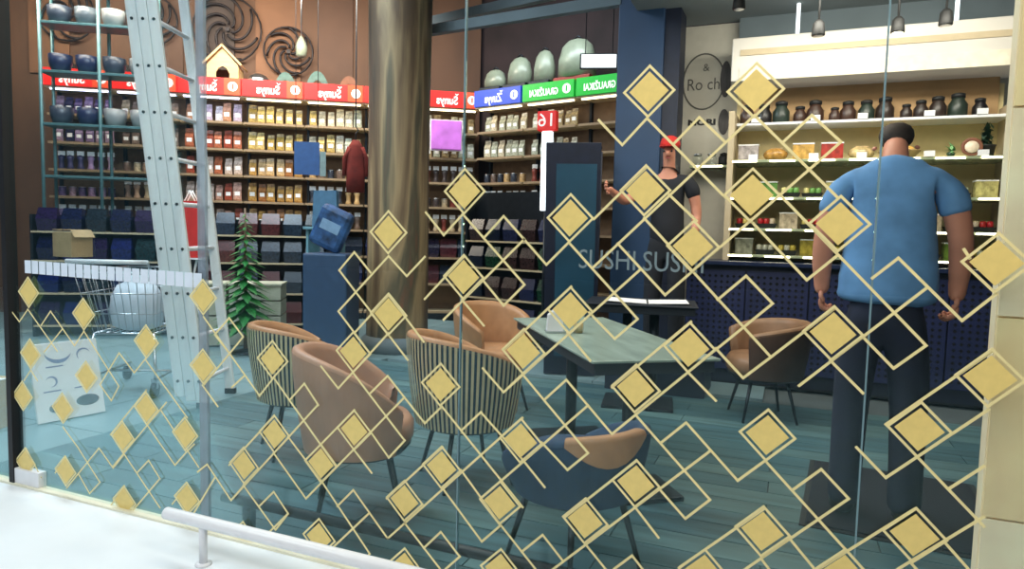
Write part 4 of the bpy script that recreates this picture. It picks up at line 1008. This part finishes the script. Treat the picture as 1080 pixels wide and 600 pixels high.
# low racks on the shop floor
def low_rack(loc, ang, L, lab, cols, hgt=1.35):
    t = thing('low_gondola', lab, 'shelf', loc, ang, 'low shelf racks on the shop floor')
    MB().box((0, 0.0, hgt / 2), (L, 0.03, hgt)).build('spine_panel', M_darkleg, t)
    for s in (-1, 1): MB().box((s * L / 2, 0, hgt / 2), (0.03, 0.34, hgt)).build('end_panel', M_darkleg, t)
    zs = [0.12, 0.48, 0.84] + ([1.16] if hgt > 1.2 else [])
    for z in zs: MB().box((0, -0.09, z), (L, 0.18, 0.02)).build('shelf', M_shelf, t)
    k = 0
    for z in zs:
        x = -L / 2 + 0.15
        while x < L / 2 - 0.1:
            b = link('food_sack', SACKM); cn_, cc = random.choice(cols); b.color = lin(cc) + (1,); b.rotation_euler = (0, 0, ang); b.scale = (0.85, 0.75, 0.95)
            p = Vector((x, -0.11)); b.location = (loc[0] + math.cos(ang) * p.x - math.sin(ang) * p.y, loc[1] + math.sin(ang) * p.x + math.cos(ang) * p.y, z + 0.0102)
            tag(b, '%s sack, %s from left on the %s shelf of the %s rack' % (cn_, ORD[int((x + L / 2) / 0.25)], ('bottom', 'lower', 'upper', 'top')[zs.index(z)], lab.split(' rack')[0]), 'sack', 'sacks on the ' + lab.split(' rack')[0] + ' rack'); x += 0.25
low_rack((-7.1, 3.35, 0), TA, 1.6, 'dark blue low rack behind the shopping cart', (('royal blue', (24, 36, 100)), ('navy', (18, 24, 60)), ('slate', (28, 40, 50)), ('purple', (40, 24, 66)), ('teal', (12, 48, 52))))
low_rack((-5.75, 4.35, 0), TA, 1.3, 'grey low rack below the blue poster', (('slate', (40, 54, 74)), ('black', (20, 22, 30)), ('grey', (72, 82, 94)), ('blue', (26, 40, 66)), ('dull red', (92, 36, 38))))
low_rack((-2.9, 5.35, 0), TB, 1.5, 'black low rack below the green sign', (('navy', (20, 26, 50)), ('violet', (40, 46, 80)), ('green', (20, 60, 40)), ('brown', (60, 40, 40))), 1.75)
# pale crates in front (light low block)
for k, (x, y) in enumerate(((-5.78, 3.35), (-5.32, 3.65))):
    t = thing('pale_crate', ('pale slatted crate left of the waste bin', 'pale slatted crate right against the waste bin')[k], 'crate', (x, y, 0), TA)
    for z in (0.09, 0.25, 0.41, 0.57):
        for s in (-1, 1):
            MB().box((0, s * 0.19, z), (0.52, 0.016, 0.145)).build('slat', mat('pale_grey_wood', (176, 178, 160), 0.6), t); MB().box((s * 0.252, 0, z), (0.016, 0.364, 0.145)).build('slat', MATS['pale_grey_wood'], t)
    MB().box((0, 0, 0.66), (0.54, 0.42, 0.02)).build('lid', MATS['pale_grey_wood'], t); MB().box((0, 0, 0.02), (0.48, 0.34, 0.03)).build('bottom', MATS['pale_grey_wood'], t)
# waste bin with pale collar
t = thing('waste_bin', 'dark green waste bin with pale blue collar and hood', 'bin', (-4.72, 4.02, 0))
MB().lathe([(0.17, 0), (0.19, 0.03), (0.20, 0.72)], 20).build('body', mat('dark_green_bin', (24, 50, 44), 0.5), t, True)
MB().lathe([(0.215, 0.72), (0.215, 0.93), (0.19, 0.95)], 20).build('collar', mat('pale_blue_bin', (104, 146, 160), 0.4), t, True)
for s in (-1, 1): MB().box((s * 0.17, 0, 1.1), (0.03, 0.2, 0.32)).build('hood_post', MATS['pale_blue_bin'], t)
MB().box((0, 0, 1.27), (0.38, 0.3, 0.03)).build('hood', MATS['pale_blue_bin'], t, False, 0.005)
m = MB(); m.prism([(-0.17, 1.285), (0.17, 1.285), (0.15, 1.68), (-0.15, 1.68)], -0.02, 0.02); m.build('back_sign', mat('dusty_blue_card', (72, 108, 136), 0.6), t)
# blue poster, red-brown coat
t = thing('hanging_poster', 'blue hanging poster in front of the shop shelves', 'poster', (-5.55, 4.72, 1.92), TA)
MB().box((0, 0, 0.2), (0.30, 0.012, 0.40)).build('panel', mat('poster_blue', (44, 84, 140), 0.5), t); MB().box((0.19, 0, 0.14), (0.07, 0.01, 0.3)).build('pale_strip', mat('poster_pale', (130, 150, 150), 0.5), t)
for s in (-1, 1): MB().tube([(s * 0.13, 0, 0.4), (s * 0.13, 0, 3.08)], 0.004, 4).build('cord', M_darkleg, t)
t = thing('hanging_coat', 'dark red dog coat hanging left of the stone column', 'coat', (-5.02, 4.98, 1.72), TA)
m = MB(); m.lathe([(0.11, 0), (0.115, 0.25), (0.10, 0.45), (0.09, 0.56), (0.04, 0.64)], 16, sy=0.45); m.build('coat_body', mat('dark_red_cloth', (110, 34, 26), 0.9, var=0.3, scale=10), t, True)
for s in (-1, 1): MB().tube([(s * 0.07, 0, 0.55), (s * 0.125, 0, 0.42), (s * 0.135, 0, 0.2)], 0.035, 8, 0.028).build('sleeve', MATS['dark_red_cloth'], t, True)
MB().tube([(0, 0, 0.62), (0, 0, 0.72), (0.03, 0, 0.76), (0, 0, 0.8), (0, 0, 3.28)], 0.008, 6).build('hanger', M_darkleg, t, True)
# white-blue sacks in front of the column
t = thing('sack_stack', 'slanted blue and white sack leaning in front of the stone column', 'sack', (-4.18, 3.42, 0), 0.3)
q = MB().box((0, 0, 0), (0.34, 0.14, 0.42)).build('sack_body', mat('blue_sack', (44, 80, 126), 0.5, var=0.8, scale=9), t, False, 0.05); q.location = (0, 0, 1.27); q.rotation_euler = (0, R(24), 0)
q = MB().box((0, 0, 0.52), (0.44, 0.40, 1.02)).build('support_bin', mat('blue_bin', (46, 70, 100), 0.5), t, False, 0.02)
MB().box((0, -0.072, 0.02), (0.20, 0.004, 0.10)).build('pale_label', mat('pale_blue_label', (120, 150, 180), 0.5), t.children[0])
# little green tree and red parcel bag
t = thing('christmas_tree', 'small green artificial tree right of the ladder', 'tree', (-5.02, 3.15, 0))
MB().tube([(0, 0, 0.0), (0, 0, 1.45)], 0.025, 8, 0.008).build('trunk', M_peg, t, True); MB().lathe([(0.14, 0), (0.14, 0.02), (0.03, 0.05)], 14).build('stand', M_darkleg, t, True)
m = MB(); m.add([(0, 0, 0), (-0.16, 0, 0.5), (0, 0.03, 0.5), (0.16, 0, 0.5), (0, -0.02, 1.0)], [(0, 2, 1), (0, 3, 2), (1, 2, 4), (2, 3, 4)]); FR = m.mesh('frond', M_leaf2)
for i in range(120):
    f = i / 119; z = 0.3 + 1.1 * f; a = i * 2.4; l = link('frond', FR, t); l.location = (0, 0, z); s = 0.34 * (1 - f) + 0.07; l.scale = (s, s, s); l.rotation_euler = (R(112), 0, a)
t = thing('gift_bag', 'red gift bag on a white folding stand by the ladder', 'bag', (-5.35, 2.80, 0), 0.4)
MB().prism([(-0.09, 0.96), (0.09, 0.96), (0.1, 1.5), (-0.1, 1.5)], -0.06, 0.06).build('bag_body', M_redcap, t)
for s in (-1, 1):
    MB().tube([(s * 0.16, 0, 0), (-s * 0.05, 0, 0.95)], 0.012, 6).build('stand_leg', M_whitemetal, t, True)
    MB().tube([(-0.05, s * 0.03, 1.5), (0, s * 0.03, 1.6), (0.05, s * 0.03, 1.5)], 0.006, 5).build('handle', M_print, t, True)
MB().box((0, 0, 0.95), (0.22, 0.16, 0.015)).build('stand_top', M_whitemetal, t)
# lit column panel with red head, purple panel, ceiling lamp, green crate
t = thing('light_column', 'white glowing vertical light panel with red number head', 'light', (-2.52, 4.98, 0), 0)
MB().box((0, 0, 1.95), (0.12, 0.06, 0.86)).build('light_panel', M_tube, t, False, 0.01)
MB().tube([(0, 0, 0), (0, 0, 1.52)], 0.02, 8).build('pole', M_darkleg, t, True); MB().lathe([(0.15, 0), (0.15, 0.02), (0.03, 0.04)], 16).build('foot', M_darkleg, t, True)
h = MB().box((0, 0, 2.49), (0.22, 0.08, 0.21)).build('red_head', M_red, t, False, 0.01); x = link('number', text_mesh('number', '16', 0.2, M_print, 0.002, mirror=True, width=0.16), h); x.location = (0, -0.043, 2.49)
t = thing('purple_light_box', 'purple glowing light box left of the blue sign', 'light box', wall1(5.68, -0.5, 2.36), TA)
MB().box((0, 0, 0.25), (0.42, 0.06, 0.4)).build('panel', M_purple, t, False, 0.01); MB().box((0, 0.04, 0.25), (0.45, 0.03, 0.43)).build('back_frame', M_whitemetal, t)
t = thing('ceiling_lamp', 'white rectangular lamp panel hanging left of the blue pillar', 'lamp', (-1.95, 4.9, 3.07), R(16))
MB().box((0, 0, 0), (0.36, 0.02, 0.13)).build('diffuser', M_tube, t); MB().box((0, 0.025, 0), (0.39, 0.03, 0.16)).build('frame', M_darkleg, t)
for s in (-1, 1): MB().tube([(s * 0.14, 0.02, 0.02), (s * 0.14, 0.02, 2.0)], 0.005, 5).build('cable', M_darkleg, t, True)
